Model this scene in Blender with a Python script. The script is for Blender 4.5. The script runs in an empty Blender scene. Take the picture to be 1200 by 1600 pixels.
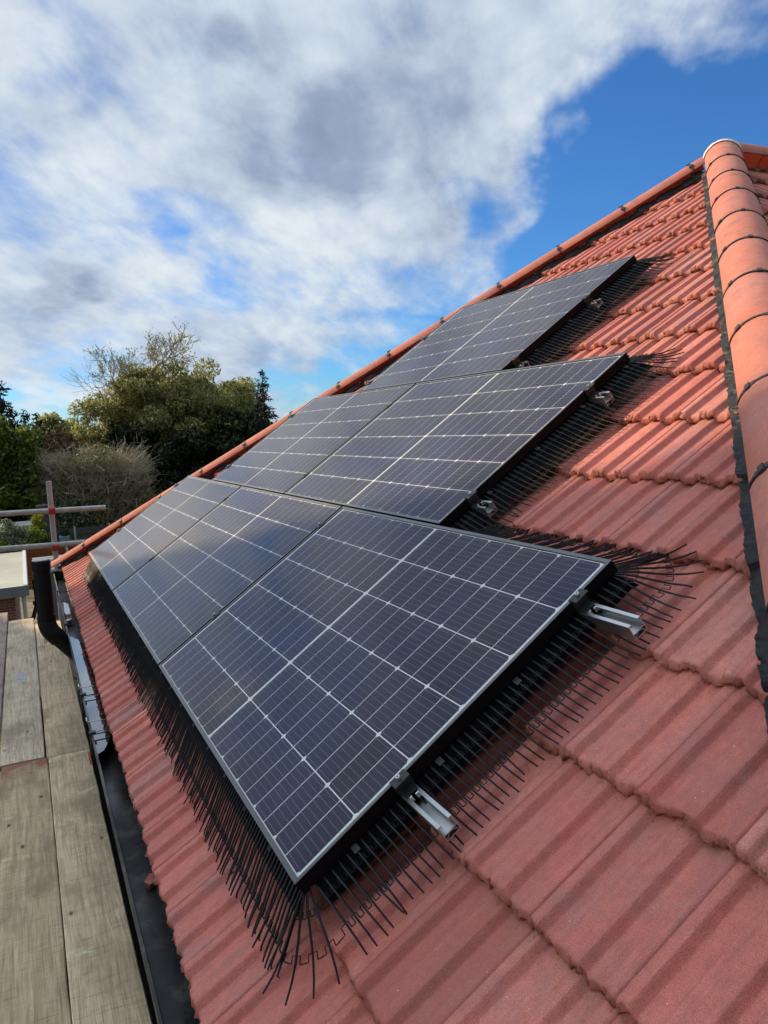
import bpy, math, random
import numpy as np
from mathutils import Vector, Matrix, noise as mnoise

rnd = random.Random(7)
nr = np.random.default_rng(11)
scene = bpy.context.scene
C = scene.collection

# ------------------------------------------------------------------ frame of the roof plane
TH = 0.59525
ct, st = math.cos(TH), math.sin(TH)
U = np.array([0.0, 1.0, 0.0])          # along the eave, away from the camera
V = np.array([ct, 0.0, st])            # up the slope
N = np.array([-st, 0.0, ct])           # out of the roof
def P(u, v, d=0.0):
    return u * U + v * V + d * N
ROT = Matrix(((-U[0], V[0], N[0]), (-U[1], V[1], N[1]), (-U[2], V[2], N[2])))
ROOF_EULER = ROT.to_euler()
CAM = np.array([-0.43183, -1.47557, 0.94617])
CAM_ROT = (1.45625, 0.05178, -0.43869)
FPX = 1211.59
SUN = np.array([-0.505, 0.70, 0.505]); SUN = SUN / np.linalg.norm(SUN)
GROUND = -5.55

# ------------------------------------------------------------------ object helpers
def tag(o, label=None, cat=None, group=None, kind=None):
    if label: o['label'] = label
    if cat: o['category'] = cat
    if group: o['group'] = group
    if kind: o['kind'] = kind
    return o
def empty(name, loc=(0, 0, 0), rot=None, label=None, cat=None, group=None):
    o = bpy.data.objects.new(name, None); C.objects.link(o)
    o.location = loc
    if rot is not None: o.rotation_euler = rot
    o.empty_display_size = 0.1
    return tag(o, label, cat, group)
def adopt(o, parent, local=False):
    o.parent = parent
    if not local:
        r = parent
        m = Matrix.Translation(r.location) @ r.rotation_euler.to_matrix().to_4x4()
        if r.parent is not None:
            m = Matrix.Translation(r.parent.location) @ r.parent.rotation_euler.to_matrix().to_4x4() @ r.matrix_parent_inverse @ m
        o.matrix_parent_inverse = m.inverted()
    return o
class MB:
    def __init__(s): s.v = []; s.f = []; s.n = 0
    def add(s, v, f):
        s.v.extend([tuple(map(float, p)) for p in v])
        s.f.extend([tuple(int(i) + s.n for i in q) for q in f]); s.n += len(v)
    def box(s, x0, y0, z0, x1, y1, z1):
        v = [(x0,y0,z0),(x1,y0,z0),(x1,y1,z0),(x0,y1,z0),(x0,y0,z1),(x1,y0,z1),(x1,y1,z1),(x0,y1,z1)]
        s.add(v, [(3,2,1,0),(4,5,6,7),(0,1,5,4),(1,2,6,5),(2,3,7,6),(3,0,4,7)])
    def obox(s, o, a, b, c):
        o, a, b, c = map(np.array, (o, a, b, c))
        v = [o, o+a, o+a+b, o+b, o+c, o+a+c, o+a+b+c, o+b+c]
        s.add(v, [(3,2,1,0),(4,5,6,7),(0,1,5,4),(1,2,6,5),(2,3,7,6),(3,0,4,7)])
    def tube(s, pts, rad, k=8, caps=True):
        pts = [np.array(p, float) for p in pts]; n = len(pts)
        if not hasattr(rad, '__len__'): rad = [rad] * n
        ref = None; base = s.n; vs = []
        for i, p in enumerate(pts):
            t = pts[min(i+1, n-1)] - pts[max(i-1, 0)]; t = t / (np.linalg.norm(t) + 1e-12)
            if ref is None:
                ref = np.array([0, 0, 1.0]) if abs(t[2]) < 0.9 else np.array([1.0, 0, 0])
            a = np.cross(t, ref); a /= np.linalg.norm(a) + 1e-12
            b = np.cross(a, t); ref = b
            for j in range(k):
                g = 2 * math.pi * j / k
                vs.append(p + rad[i] * (math.cos(g) * a + math.sin(g) * b))
        fs = []
        for i in range(n - 1):
            for j in range(k):
                fs.append((i*k+j, i*k+(j+1) % k, (i+1)*k+(j+1) % k, (i+1)*k+j))
        if caps:
            fs.append(tuple(range(k-1, -1, -1))); fs.append(tuple((n-1)*k + j for j in range(k)))
        s.add(vs, fs)
    def build(s, name, mat, parent=None, local=False, smooth=False, bevel=0.0):
        return mesh_obj(name, s.v, s.f, mat, parent, local, smooth, bevel)
def mesh_obj(name, v, f, mat, parent=None, local=False, smooth=False, bevel=0.0):
    me = bpy.data.meshes.new(name)
    me.from_pydata([tuple(p) for p in v], [], f)
    me.materials.append(mat)
    if smooth: me.polygons.foreach_set('use_smooth', [True] * len(me.polygons))
    me.update()
    o = bpy.data.objects.new(name, me); C.objects.link(o)
    if parent is not None: adopt(o, parent, local)
    if bevel:
        b = o.modifiers.new('bevel', 'BEVEL'); b.width = bevel; b.segments = 2; b.limit_method = 'ANGLE'; b.angle_limit = 0.6
    return o
def np_mesh(name, verts, quads, mat, parent=None, local=False, smooth=False):
    me = bpy.data.meshes.new(name)
    verts = np.asarray(verts, dtype=np.float32); quads = np.asarray(quads, dtype=np.int32)
    me.vertices.add(len(verts)); me.vertices.foreach_set('co', verts.ravel())
    k = quads.shape[1]
    me.loops.add(quads.size); me.loops.foreach_set('vertex_index', quads.ravel())
    me.polygons.add(len(quads)); me.polygons.foreach_set('loop_start', np.arange(0, quads.size, k, dtype=np.int32))
    me.polygons.foreach_set('loop_total', np.full(len(quads), k, dtype=np.int32))
    if smooth: me.polygons.foreach_set('use_smooth', np.ones(len(quads), dtype=bool))
    me.materials.append(mat)
    me.update(calc_edges=True); me.validate()
    o = bpy.data.objects.new(name, me); C.objects.link(o)
    if parent is not None: adopt(o, parent, local)
    return o

# ------------------------------------------------------------------ materials
class NT:
    def __init__(s, tree): s.t = tree; s.N = tree.nodes; s.L = tree.links
    def new(s, typ, **kw):
        n = s.N.new(typ)
        for k, v in kw.items():
            if k.startswith('i_'):
                key = k[2:]
                n.inputs[int(key) if key.isdigit() else key].default_value = v
            else: setattr(n, k, v)
        return n
    def link(s, a, b): s.L.new(a, b)
    def math(s, op, a, b=None, c=None, clamp=False):
        n = s.new('ShaderNodeMath', operation=op); n.use_clamp = clamp
        for i, x in enumerate((a, b, c)):
            if x is None: continue
            if isinstance(x, (int, float)): n.inputs[i].default_value = x
            else: s.link(x, n.inputs[i])
        return n.outputs[0]
    def noise(s, vec, scale, detail=4, rough=0.55, dist=0.0, out='Fac'):
        n = s.new('ShaderNodeTexNoise'); n.inputs['Scale'].default_value = scale
        n.inputs['Detail'].default_value = detail; n.inputs['Roughness'].default_value = rough
        n.inputs['Distortion'].default_value = dist
        if vec is not None: s.link(vec, n.inputs['Vector'])
        return n.outputs[out]
    def ramp(s, fac, stops, interp='LINEAR'):
        n = s.new('ShaderNodeValToRGB'); n.color_ramp.interpolation = interp
        e = n.color_ramp.elements
        while len(e) < len(stops): e.new(0.5)
        for x, (p, c) in zip(e, stops):
            x.position = p; x.color = (c[0], c[1], c[2], 1) if hasattr(c, '__len__') else (c, c, c, 1)
        s.link(fac, n.inputs[0]); return n.outputs[0]
    def mix(s, fac, a, b, mode='MIX'):
        n = s.new('ShaderNodeMix', data_type='RGBA', blend_type=mode)
        for sock, x in ((n.inputs[0], fac), (n.inputs[6], a), (n.inputs[7], b)):
            if isinstance(x, (int, float)): sock.default_value = x
            elif isinstance(x, (tuple, list)): sock.default_value = (x[0], x[1], x[2], 1)
            else: s.link(x, sock)
        return n.outputs[2]
    def coord(s, kind='Object'):
        return s.new('ShaderNodeTexCoord').outputs[kind]
    def mapping(s, vec, scale=(1,1,1), loc=(0,0,0), rot=(0,0,0)):
        n = s.new('ShaderNodeMapping'); s.link(vec, n.inputs[0])
        n.inputs['Scale'].default_value = scale; n.inputs['Location'].default_value = loc; n.inputs['Rotation'].default_value = rot
        return n.outputs[0]
    def bump(s, h, strength=0.3, dist=0.01, normal=None):
        n = s.new('ShaderNodeBump'); n.inputs['Strength'].default_value = strength; n.inputs['Distance'].default_value = dist
        s.link(h, n.inputs['Height'])
        if normal is not None: s.link(normal, n.inputs['Normal'])
        return n.outputs[0]
def material(name):
    m = bpy.data.materials.new(name); m.use_nodes = True
    m.node_tree.nodes.clear(); t = NT(m.node_tree)
    out = t.new('ShaderNodeOutputMaterial'); b = t.new('ShaderNodeBsdfPrincipled')
    t.link(b.outputs[0], out.inputs[0])
    return m, t, b, out
def simple(name, col, rough=0.6, metal=0.0, var=0.15, scale=30, bump=0.0, spec=0.5, coords='Object'):
    m, t, b, o = material(name)
    c = t.coord(coords)
    n = t.noise(c, scale, 5)
    dark = tuple(x * (1 - var) for x in col); lite = tuple(min(1, x * (1 + var)) for x in col)
    t.link(t.ramp(n, [(0.3, dark), (0.7, lite)]), b.inputs['Base Color'])
    r = t.math('MULTIPLY_ADD', t.noise(c, scale * 0.4, 3), 0.25, rough - 0.12)
    t.link(r, b.inputs['Roughness'])
    b.inputs['Metallic'].default_value = metal
    b.inputs['Specular IOR Level'].default_value = spec
    if bump: t.link(t.bump(n, bump, 0.01), b.inputs['Normal'])
    return m

def make_tile_mat():
    m, t, b, o = material('concrete_roof_tile')
    g = t.new('ShaderNodeNewGeometry'); pos = g.outputs['Position']
    att = t.new('ShaderNodeAttribute'); att.attribute_name = 'tint'
    sep = t.new('ShaderNodeSeparateColor'); t.link(att.outputs['Color'], sep.inputs[0])
    tint, hue, dirt = sep.outputs[0], sep.outputs[1], sep.outputs[2]
    base = t.ramp(tint, [(0.0, (0.47, 0.135, 0.108)), (0.3, (0.61, 0.178, 0.138)), (0.7, (0.73, 0.232, 0.175)), (1.0, (0.70, 0.290, 0.235))])
    # weathering: purple grey veils on some tiles
    n1 = t.noise(pos, 7, 6, 0.62, 0.4)
    veil = t.math('MULTIPLY', t.ramp(n1, [(0.42, 0.0), (0.72, 1.0)]), t.math('MULTIPLY_ADD', hue, 0.95, 0.12))
    n2 = t.noise(pos, 38, 5, 0.7)
    dv_ = t.new('ShaderNodeVectorMath', operation='DOT_PRODUCT'); t.link(pos, dv_.inputs[0]); dv_.inputs[1].default_value = tuple(V)
    sy = t.new('ShaderNodeSeparateXYZ'); t.link(pos, sy.inputs[0])
    uv_ = t.new('ShaderNodeCombineXYZ'); t.link(t.math('MULTIPLY', sy.outputs[1], 42.0), uv_.inputs[0]); t.link(t.math('MULTIPLY', dv_.outputs['Value'], 3.2), uv_.inputs[1])
    runs_ = t.noise(uv_.outputs[0], 1.0, 6, 0.65, 0.4)
    col0 = t.mix(t.ramp(runs_, [(0.50, 0.0), (0.70, 0.55)]), base, (0.33, 0.13, 0.115))
    base = t.mix(t.ramp(runs_, [(0.26, 0.45), (0.42, 0.0)]), col0, (0.80, 0.36, 0.29))
    col = t.mix(veil, base, (0.38, 0.22, 0.215))
    col = t.mix(t.ramp(n2, [(0.35, 0.40), (0.62, 0.0)]), col, (0.34, 0.105, 0.085))
    # fine sand speckle
    n3 = t.noise(pos, 620, 2, 0.7)
    col = t.mix(t.ramp(n3, [(0.38, 0.55), (0.52, 0.0)]), col, (0.20, 0.06, 0.05))
    col = t.mix(t.ramp(n3, [(0.60, 0.0), (0.72, 0.5)]), col, (0.66, 0.36, 0.30))
    vo = t.new('ShaderNodeTexVoronoi'); vo.inputs['Scale'].default_value = 55; t.link(pos, vo.inputs['Vector'])
    sp = t.ramp(vo.outputs['Distance'], [(0.045, 1.0), (0.075, 0.0)])
    rare = t.math('GREATER_THAN', t.noise(pos, 21, 1), 0.60)
    col = t.mix(t.math('MULTIPLY', sp, rare), col, (0.72, 0.55, 0.48))
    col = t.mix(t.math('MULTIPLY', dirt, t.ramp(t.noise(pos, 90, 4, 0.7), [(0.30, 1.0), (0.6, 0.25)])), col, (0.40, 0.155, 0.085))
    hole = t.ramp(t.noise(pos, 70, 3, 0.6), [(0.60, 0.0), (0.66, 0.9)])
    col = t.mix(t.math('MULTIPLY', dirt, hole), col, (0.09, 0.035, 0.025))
    t.link(col, b.inputs['Base Color'])
    b.inputs['Roughness'].default_value = 0.82
    b.inputs['Specular IOR Level'].default_value = 0.35
    h = t.math('ADD', t.math('MULTIPLY', n3, 0.5), t.math('MULTIPLY', t.noise(pos, 130, 5, 0.7), 1.0))
    t.link(t.bump(h, 0.45, 0.004), b.inputs['Normal'])
    return m
TILE = make_tile_mat()
def make_hip_mat():
    m, t, b, o = material('hip_tile_concrete')
    g = t.new('ShaderNodeNewGeometry'); pos = g.outputs['Position']
    oi = t.new('ShaderNodeObjectInfo')
    base = t.ramp(oi.outputs['Random'], [(0.0, (0.50, 0.15, 0.10)), (1.0, (0.58, 0.19, 0.13))])
    n1 = t.noise(pos, 6, 6, 0.6, 0.5)
    col = t.mix(t.ramp(n1, [(0.40, 0.0), (0.75, 0.55)]), base, (0.48, 0.26, 0.23))
    n2 = t.noise(t.mapping(pos, (30, 30, 6)), 1.2, 5, 0.7)
    col = t.mix(t.ramp(n2, [(0.56, 0.0), (0.72, 0.45)]), col, (0.66, 0.36, 0.29))
    n4 = t.noise(pos, 5.1, 5, 0.7)
    col = t.mix(t.ramp(n4, [(0.64, 0.0), (0.70, 0.6)]), col, (0.60, 0.36, 0.27))
    col = t.mix(t.ramp(t.noise(pos, 11, 6, 0.7), [(0.50, 0.0), (0.70, 0.7)]), col, (0.27, 0.13, 0.11))
    n3 = t.noise(pos, 500, 2, 0.7)
    col = t.mix(t.ramp(n3, [(0.35, 0.4), (0.5, 0.0)]), col, (0.25, 0.08, 0.06))
    t.link(col, b.inputs['Base Color']); b.inputs['Roughness'].default_value = 0.78
    b.inputs['Specular IOR Level'].default_value = 0.35
    t.link(t.bump(t.math('ADD', n3, t.noise(pos, 60, 5, 0.7)), 0.3, 0.004), b.inputs['Normal'])
    return m
HIP = make_hip_mat()
BLACK_PLASTIC = simple('black_plastic', (0.012, 0.013, 0.015), 0.42, var=0.3, scale=60, spec=0.5)
GUARD = simple('black_guard_plastic', (0.004, 0.0045, 0.006), 0.5, var=0.2, scale=60, spec=0.28)
SHADE_SKIRT = simple('black_skirt', (0.002, 0.002, 0.0025), 0.9, var=0.2, spec=0.1)  # near black, carries the shade beneath the panel edges
GUARD_CLIP = simple('grey_clip_plastic', (0.012, 0.015, 0.018), 0.5, var=0.2)
PIPE_BLACK = simple('pipe_black', (0.004, 0.004, 0.0045), 0.45, var=0.3, scale=12, spec=0.25)
ALU = simple('extruded_aluminium', (0.60, 0.61, 0.62), 0.42, metal=1.0, var=0.06, scale=25)
STEEL = simple('bolt_steel', (0.75, 0.75, 0.76), 0.25, metal=1.0, var=0.05)
FRAME_SKYLIT = simple('black_anodised_frame', (0.17, 0.175, 0.185), 0.36, metal=0.85, var=0.06, scale=20)  # top of the black frame, sky sheen put into the lighter colour
FRAME_SHADED = simple('black_anodised_side', (0.003, 0.0035, 0.005), 0.5, metal=0.0, var=0.1, scale=20, spec=0.15)  # same black frame, sides darkened in colour as shaded
CLAMP = simple('black_clamp', (0.03, 0.031, 0.034), 0.38, metal=0.3, var=0.2)
BACKSHEET = simple('white_backsheet', (0.88, 0.90, 0.92), 0.5, var=0.02)
RIBBON = simple('cell_ribbon', (0.20, 0.20, 0.235), 0.6, metal=0.0, var=0.05)
def make_cell_mat():
    m, t, b, o = material('silicon_cells')
    g = t.new('ShaderNodeNewGeometry')
    oc = t.coord('Object')
    n = t.noise(oc, 1.6, 3, 0.5)
    isl = g.outputs['Random Per Island']
    base = t.ramp(isl, [(0.0, (0.009, 0.009, 0.034)), (1.0, (0.016, 0.014, 0.048))])
    # bluish cast towards the lower edge of a module
    col = t.mix(t.ramp(n, [(0.45, 0.0), (0.75, 0.8)]), base, (0.010, 0.030, 0.115))
    oi = t.new('ShaderNodeObjectInfo')
    tn = t.ramp(oi.outputs['Random'], [(0.0, (0.85, 0.85, 1.0)), (1.0, (1.2, 1.1, 1.1))])
    col = t.mix(1.0, col, tn, 'MULTIPLY')
    t.link(col, b.inputs['Base Color']); b.inputs['Roughness'].default_value = 0.35
    return m
CELL = make_cell_mat()
def make_glass():
    m, t, b, o = material('module_glass')
    t.N.remove(b)
    tr = t.new('ShaderNodeBsdfTransparent'); gl = t.new('ShaderNodeBsdfGlossy')
    tr.inputs[0].default_value = (0.99, 0.99, 0.99, 1)
    pos = t.new('ShaderNodeNewGeometry').outputs['Position']
    smear = t.noise(pos, 3.5, 5, 0.6, 0.6)
    t.link(t.math('MULTIPLY_ADD', smear, 0.08, 0.05), gl.inputs['Roughness'])
    fr = t.new('ShaderNodeFresnel'); fr.inputs[0].default_value = 1.30
    dust = t.new('ShaderNodeBsdfDiffuse'); dust.inputs[0].default_value = (0.55, 0.55, 0.53, 1)
    mx = t.new('ShaderNodeMixShader'); t.link(fr.outputs[0], mx.inputs[0]); t.link(tr.outputs[0], mx.inputs[1]); t.link(gl.outputs[0], mx.inputs[2])
    m2 = t.new('ShaderNodeMixShader'); dst = t.ramp(t.noise(pos, 9, 6, 0.7), [(0.35, 0.003), (0.8, 0.020)])
    vo = t.new('ShaderNodeTexVoronoi'); vo.inputs['Scale'].default_value = 26; t.link(pos, vo.inputs['Vector'])
    spot = t.math('MULTIPLY', t.ramp(vo.outputs['Distance'], [(0.05, 1.0), (0.11, 0.0)]), t.ramp(t.noise(pos, 4, 3), [(0.56, 0.0), (0.64, 0.30)]))
    smr = t.ramp(t.noise(t.mapping(pos, (1, 1, 1), (4, 4, 4)), 5.5, 7, 0.75, 1.5), [(0.63, 0.0), (0.75, 0.10)])
    t.link(t.math('ADD', t.math('ADD', dst, spot), smr), m2.inputs[0])
    t.link(mx.outputs[0], m2.inputs[1]); t.link(dust.outputs[0], m2.inputs[2])
    t.link(m2.outputs[0], o.inputs[0])
    return m
GLASS = make_glass()
def make_wood(name, c_dark, c_mid, c_lite, red=0.0, green=0.0):
    m, t, b, o = material(name)
    oc = t.coord('Object'); oi = t.new('ShaderNodeObjectInfo')
    off = t.new('ShaderNodeVectorMath', operation='SCALE'); off.inputs[0].default_value = (13, 7, 3)
    t.link(oi.outputs['Random'], off.inputs[3])
    av = t.new('ShaderNodeVectorMath', operation='ADD'); t.link(oc, av.inputs[0]); t.link(off.outputs[0], av.inputs[1])
    v = av.outputs[0]
    warp = t.noise(v, 1.3, 3, out='Color')
    wv = t.new('ShaderNodeVectorMath', operation='MULTIPLY_ADD'); t.link(warp, wv.inputs[0]); wv.inputs[1].default_value = (0.035, 0.0, 0.0); t.link(v, wv.inputs[2])
    grain = t.noise(t.mapping(wv.outputs[0], (1, 0.045, 1)), 70, 6, 0.65, 0.6)
    fine = t.noise(t.mapping(wv.outputs[0], (1, 0.02, 1)), 260, 4, 0.7)
    saw = t.noise(t.mapping(v, (0.08, 1, 1)), 110, 3, 0.6)
    big = t.noise(t.mapping(v, (1, 0.5, 1)), 4.5, 6, 0.65)
    col = t.ramp(grain, [(0.25, c_dark), (0.5, c_mid), (0.78, c_lite)])
    col = t.mix(t.ramp(fine, [(0.32, 0.55), (0.5, 0.0)]), col, tuple(x * 0.4 for x in c_dark))
    col = t.mix(t.ramp(saw, [(0.54, 0.0), (0.68, 0.40)]), col, tuple(x * 0.5 for x in c_dark))
    col = t.mix(t.ramp(big, [(0.36, 0.75), (0.54, 0.0)]), col, tuple(x * 0.45 for x in c_mid))
    col = t.mix(t.ramp(t.noise(v, 7, 5, 0.7, 0.5), [(0.60, 0.0), (0.74, 0.5)]), col, tuple(min(1, x * 1.35) for x in c_lite))
    # knots and dents
    vo = t.new('ShaderNodeTexVoronoi'); vo.inputs['Scale'].default_value = 4.2; t.link(t.mapping(wv.outputs[0], (1.6, 0.8, 0.01)), vo.inputs['Vector'])
    kn = t.ramp(vo.outputs['Distance'], [(0.03, 0.9), (0.085, 0.0)])
    col = t.mix(kn, col, (0.055, 0.038, 0.028))
    dents = t.ramp(t.noise(t.mapping(v, (1, 0.35, 1)), 34, 3, 0.6, 1.2), [(0.70, 0.0), (0.76, 0.75)])
    col = t.mix(dents, col, (0.05, 0.042, 0.035))
    if red:
        s = t.new('ShaderNodeSeparateXYZ'); t.link(oc, s.inputs[0])
        near = t.ramp(t.math('ADD', t.math('MULTIPLY', s.outputs[1], 1.1), t.math('MULTIPLY_ADD', t.noise(v, 9, 5, 0.7), 0.9, 0.20)), [(0.46, 0.0), (0.62, red)])
        col = t.mix(near, col, (0.27, 0.085, 0.06))
    t.link(col, b.inputs['Base Color']); b.inputs['Roughness'].default_value = 0.85
    b.inputs['Specular IOR Level'].default_value = 0.25
    h = t.math('ADD', t.math('MULTIPLY', grain, 1.0), t.math('ADD', t.math('MULTIPLY', fine, 0.4), t.math('MULTIPLY', dents, -1.2)))
    t.link(t.bump(h, 0.35, 0.004), b.inputs['Normal'])
    return m
WOOD_GREY = make_wood('weathered_board_grey', (0.315, 0.259, 0.186), (0.591, 0.485, 0.350), (0.848, 0.700, 0.515))
WOOD_PALE = make_wood('weathered_board_pale', (0.346, 0.265, 0.171), (0.675, 0.514, 0.342), (0.960, 0.744, 0.492))
WOOD_BROWN = make_wood('weathered_board_brown', *[(0.295, 0.211, 0.125), (0.521, 0.385, 0.245), (0.729, 0.552, 0.358)], red=0.8)

WOOD_PINK = make_wood('weathered_board_pink', (0.26, 0.19, 0.16), (0.38, 0.29, 0.25), (0.46, 0.37, 0.32))
WOOD_FENCE_O = make_wood('orange_fence_wood', (0.17, 0.055, 0.02), (0.30, 0.10, 0.035), (0.38, 0.14, 0.05))
WOOD_FENCE_G = make_wood('grey_fence_wood', (0.09, 0.09, 0.09), (0.15, 0.15, 0.15), (0.22, 0.215, 0.21))
def make_galv():
    m, t, b, o = material('scaffold_tube')
    p = t.new('ShaderNodeNewGeometry').outputs['Position']
    n = t.noise(p, 14, 6, 0.7)
    col = t.ramp(n, [(0.3, (0.24, 0.265, 0.27)), (0.64, (0.38, 0.42, 0.43)), (0.86, (0.28, 0.24, 0.18))])
    t.link(col, b.inputs['Base Color']); b.inputs['Metallic'].default_value = 0.35; b.inputs['Roughness'].default_value = 0.55
    return m
GALV = make_galv()
RED_COUPLER = simple('red_coupler', (0.32, 0.03, 0.035), 0.6, var=0.4, scale=40)
MORTAR = simple('pale_mortar', (0.72, 0.64, 0.56), 0.85, var=0.12, scale=60, bump=0.5)
UNION = simple('ridge_union', (0.030, 0.022, 0.022), 0.6, var=0.3)
def make_felt():
    m, t, b, o = material('black_hip_roll')
    p = t.new('ShaderNodeNewGeometry').outputs['Position']
    n = t.noise(p, 45, 5, 0.6)
    t.link(t.ramp(n, [(0.3, (0.005, 0.0055, 0.006)), (0.66, (0.010, 0.0105, 0.012)), (0.84, (0.06, 0.062, 0.065))]), b.inputs['Base Color'])
    b.inputs['Roughness'].default_value = 0.5; b.inputs['Specular IOR Level'].default_value = 0.3
    t.link(t.bump(t.noise(p, 120, 3), 0.5, 0.004), b.inputs['Normal'])
    return m
FELT = make_felt()
def make_brick(name, c1, c2, scale=1.0):
    m, t, b, o = material(name)
    oc = t.coord('Object')
    s = t.new('ShaderNodeSeparateXYZ'); t.link(oc, s.inputs[0])
    cb = t.new('ShaderNodeCombineXYZ'); t.link(t.math('ADD', s.outputs[0], s.outputs[1]), cb.inputs[0]); t.link(s.outputs[2], cb.inputs[1])
    br = t.new('ShaderNodeTexBrick'); t.link(cb.outputs[0], br.inputs['Vector'])
    br.inputs['Color1'].default_value = (*c1, 1); br.inputs['Color2'].default_value = (*c2, 1); br.inputs['Mortar'].default_value = (0.33, 0.29, 0.24, 1)
    br.inputs['Scale'].default_value = 1.0; br.inputs['Brick Width'].default_value = 0.225; br.inputs['Row Height'].default_value = 0.075
    br.inputs['Mortar Size'].default_value = 0.011; br.inputs['Bias'].default_value = 0.1
    n = t.noise(oc, 12, 5)
    t.link(t.mix(t.ramp(n, [(0.4, 0.0), (0.7, 0.4)]), br.outputs[0], (0.10, 0.06, 0.05)), b.inputs['Base Color'])
    b.inputs['Roughness'].default_value = 0.9
    return m
BRICK = make_brick('red_brick', (0.33, 0.12, 0.07), (0.20, 0.075, 0.05))

# ------------------------------------------------------------------ camera
cam_data = bpy.data.cameras.new('camera'); cam = bpy.data.objects.new('camera', cam_data); C.objects.link(cam)
cam.location = CAM; cam.rotation_euler = CAM_ROT
cam_data.sensor_width = 36; cam_data.sensor_height = 48; cam_data.sensor_fit = 'HORIZONTAL'
cam_data.lens = FPX / 1200 * 36; cam_data.clip_start = 0.05; cam_data.clip_end = 3000
scene.camera = cam
RM = np.array(cam.rotation_euler.to_matrix())
def ray(x, y):
    r = RM @ np.array([(x - 600) / FPX, -(y - 800) / FPX, -1.0]); return r
def at_y(px, py, Y):
    """a point of the world in the plane y = Y"""
    r = ray(px, py); return CAM + r * ((Y - CAM[1]) / r[1])

# ------------------------------------------------------------------ light
world = bpy.data.worlds.new('World'); scene.world = world; world.use_nodes = True
wt = NT(world.node_tree); wt.N.clear()
wout = wt.new('ShaderNodeOutputWorld'); bg = wt.new('ShaderNodeBackground'); wt.link(bg.outputs[0], wout.inputs[0])
STR = 0.1
bg.inputs[1].default_value = STR
sky = wt.new('ShaderNodeTexSky', sky_type='NISHITA'); sky.sun_disc = False
el = math.asin(SUN[2]); az = math.atan2(SUN[0], SUN[1])
sky.sun_elevation = el; sky.sun_rotation = az % (2 * math.pi)
sky.air_density = 1.0; sky.dust_density = 0.3; sky.ozone_density = 3.0; sky.altitude = 50
gen = wt.coord('Generated')
def k(c): return tuple(x / STR for x in c)
def dirblob(vec, px, py, rin, rout, w):
    d = ray(px, py); d = d / np.linalg.norm(d)
    dp = wt.new('ShaderNodeVectorMath', operation='DOT_PRODUCT'); wt.link(vec, dp.inputs[0]); dp.inputs[1].default_value = tuple(d)
    mr = wt.new('ShaderNodeMapRange', interpolation_type='SMOOTHSTEP')
    wt.link(dp.outputs['Value'], mr.inputs[0])
    mr.inputs[1].default_value = math.cos(math.atan(rout / FPX)); mr.inputs[2].default_value = math.cos(math.atan(max(rin, 1) / FPX))
    mr.inputs[3].default_value = 0.0; mr.inputs[4].default_value = w
    return mr.outputs[0]
def total(vec, L):
    acc = None
    for b_ in L:
        x = dirblob(vec, *b_)
        acc = x if acc is None else wt.math('ADD', acc, x)
    return acc
# perspective stretched cloud coordinates (a flat cloud layer)
sx = wt.new('ShaderNodeSeparateXYZ'); wt.link(gen, sx.inputs[0])
zz = wt.math('MAXIMUM', wt.math('ADD', sx.outputs[2], 0.30), 0.22)
cxy = wt.new('ShaderNodeCombineXYZ')
wt.link(wt.math('DIVIDE', sx.outputs[0], zz), cxy.inputs[0]); wt.link(wt.math('DIVIDE', sx.outputs[1], zz), cxy.inputs[1])
lay = cxy.outputs[0]
wcol = wt.noise(lay, 1.7, 5, 0.55, 0.3, out='Color')
wv = wt.new('ShaderNodeVectorMath', operation='MULTIPLY_ADD'); wt.link(wcol, wv.inputs[0]); wv.inputs[1].default_value = (0.22, 0.22, 0.22); wt.link(gen, wv.inputs[2])
ws = wt.new('ShaderNodeVectorMath', operation='SUBTRACT'); wt.link(wv.outputs[0], ws.inputs[0]); ws.inputs[1].default_value = (0.11, 0.11, 0.11)
wn = wt.new('ShaderNodeVectorMath', operation='NORMALIZE'); wt.link(ws.outputs[0], wn.inputs[0])
warped = wn.outputs[0]
BLUE = [(950,215,10,130,.65),(870,260,10,80,.35),(1210,200,150,380,1.1),(1080,330,60,280,.9),(960,330,20,150,.7),(800,345,10,110,.35),(930,430,20,140,.55),(1300,600,300,700,1.2),
        (700,300,10,60,.45),(285,352,10,55,.42),(335,420,10,70,.2),(560,588,10,90,.85),(450,602,10,70,.7),(640,545,10,60,.7),(40,640,10,90,.6),(150,620,10,80,.5),(30,590,10,50,.3),
        (735,310,10,50,.45),(345,485,10,60,.35),(600,470,10,55,.35),(700,480,10,70,.5),(560,330,10,40,.3),(255,400,5,30,.4)]
blue = total(warped, BLUE)
WHITE = [(780,110,20,220,.40),(890,50,20,120,.5),(1000,70,10,110,.75),(1090,30,10,90,.8),(1180,5,10,80,.7),(620,330,20,110,.45),(660,420,20,90,.35),(760,440,10,70,.35),(830,310,5,45,.6),(770,360,5,50,.4),(1240,20,10,60,.6),(1130,20,10,110,.6),(1050,50,10,80,.4),(890,186,4,34,1.25),(955,188,4,28,1.05),(915,205,4,20,.7),(800,290,10,60,.35),(720,270,10,60,.35),(80,655,5,60,.5),(900,330,10,50,.35),(880,320,5,30,.35)]
white = total(warped, WHITE)
lrot = wt.mapping(lay, (1, 1, 1), (0, 0, 0), (0, 0, math.radians(-52)))
nA = wt.noise(wt.mapping(lrot, (0.8, 1.35, 1.0)), 2.6, 6, 0.5, 0.5)
nB = wt.noise(wt.mapping(lrot, (0.7, 1.35, 1), (3, 1, 0)), 6.0, 8, 0.58, 0.35)
nD = wt.noise(wt.mapping(lrot, (0.8, 1.3, 1), (1, 5, 0)), 11.0, 9, 0.60, 0.25)
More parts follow.
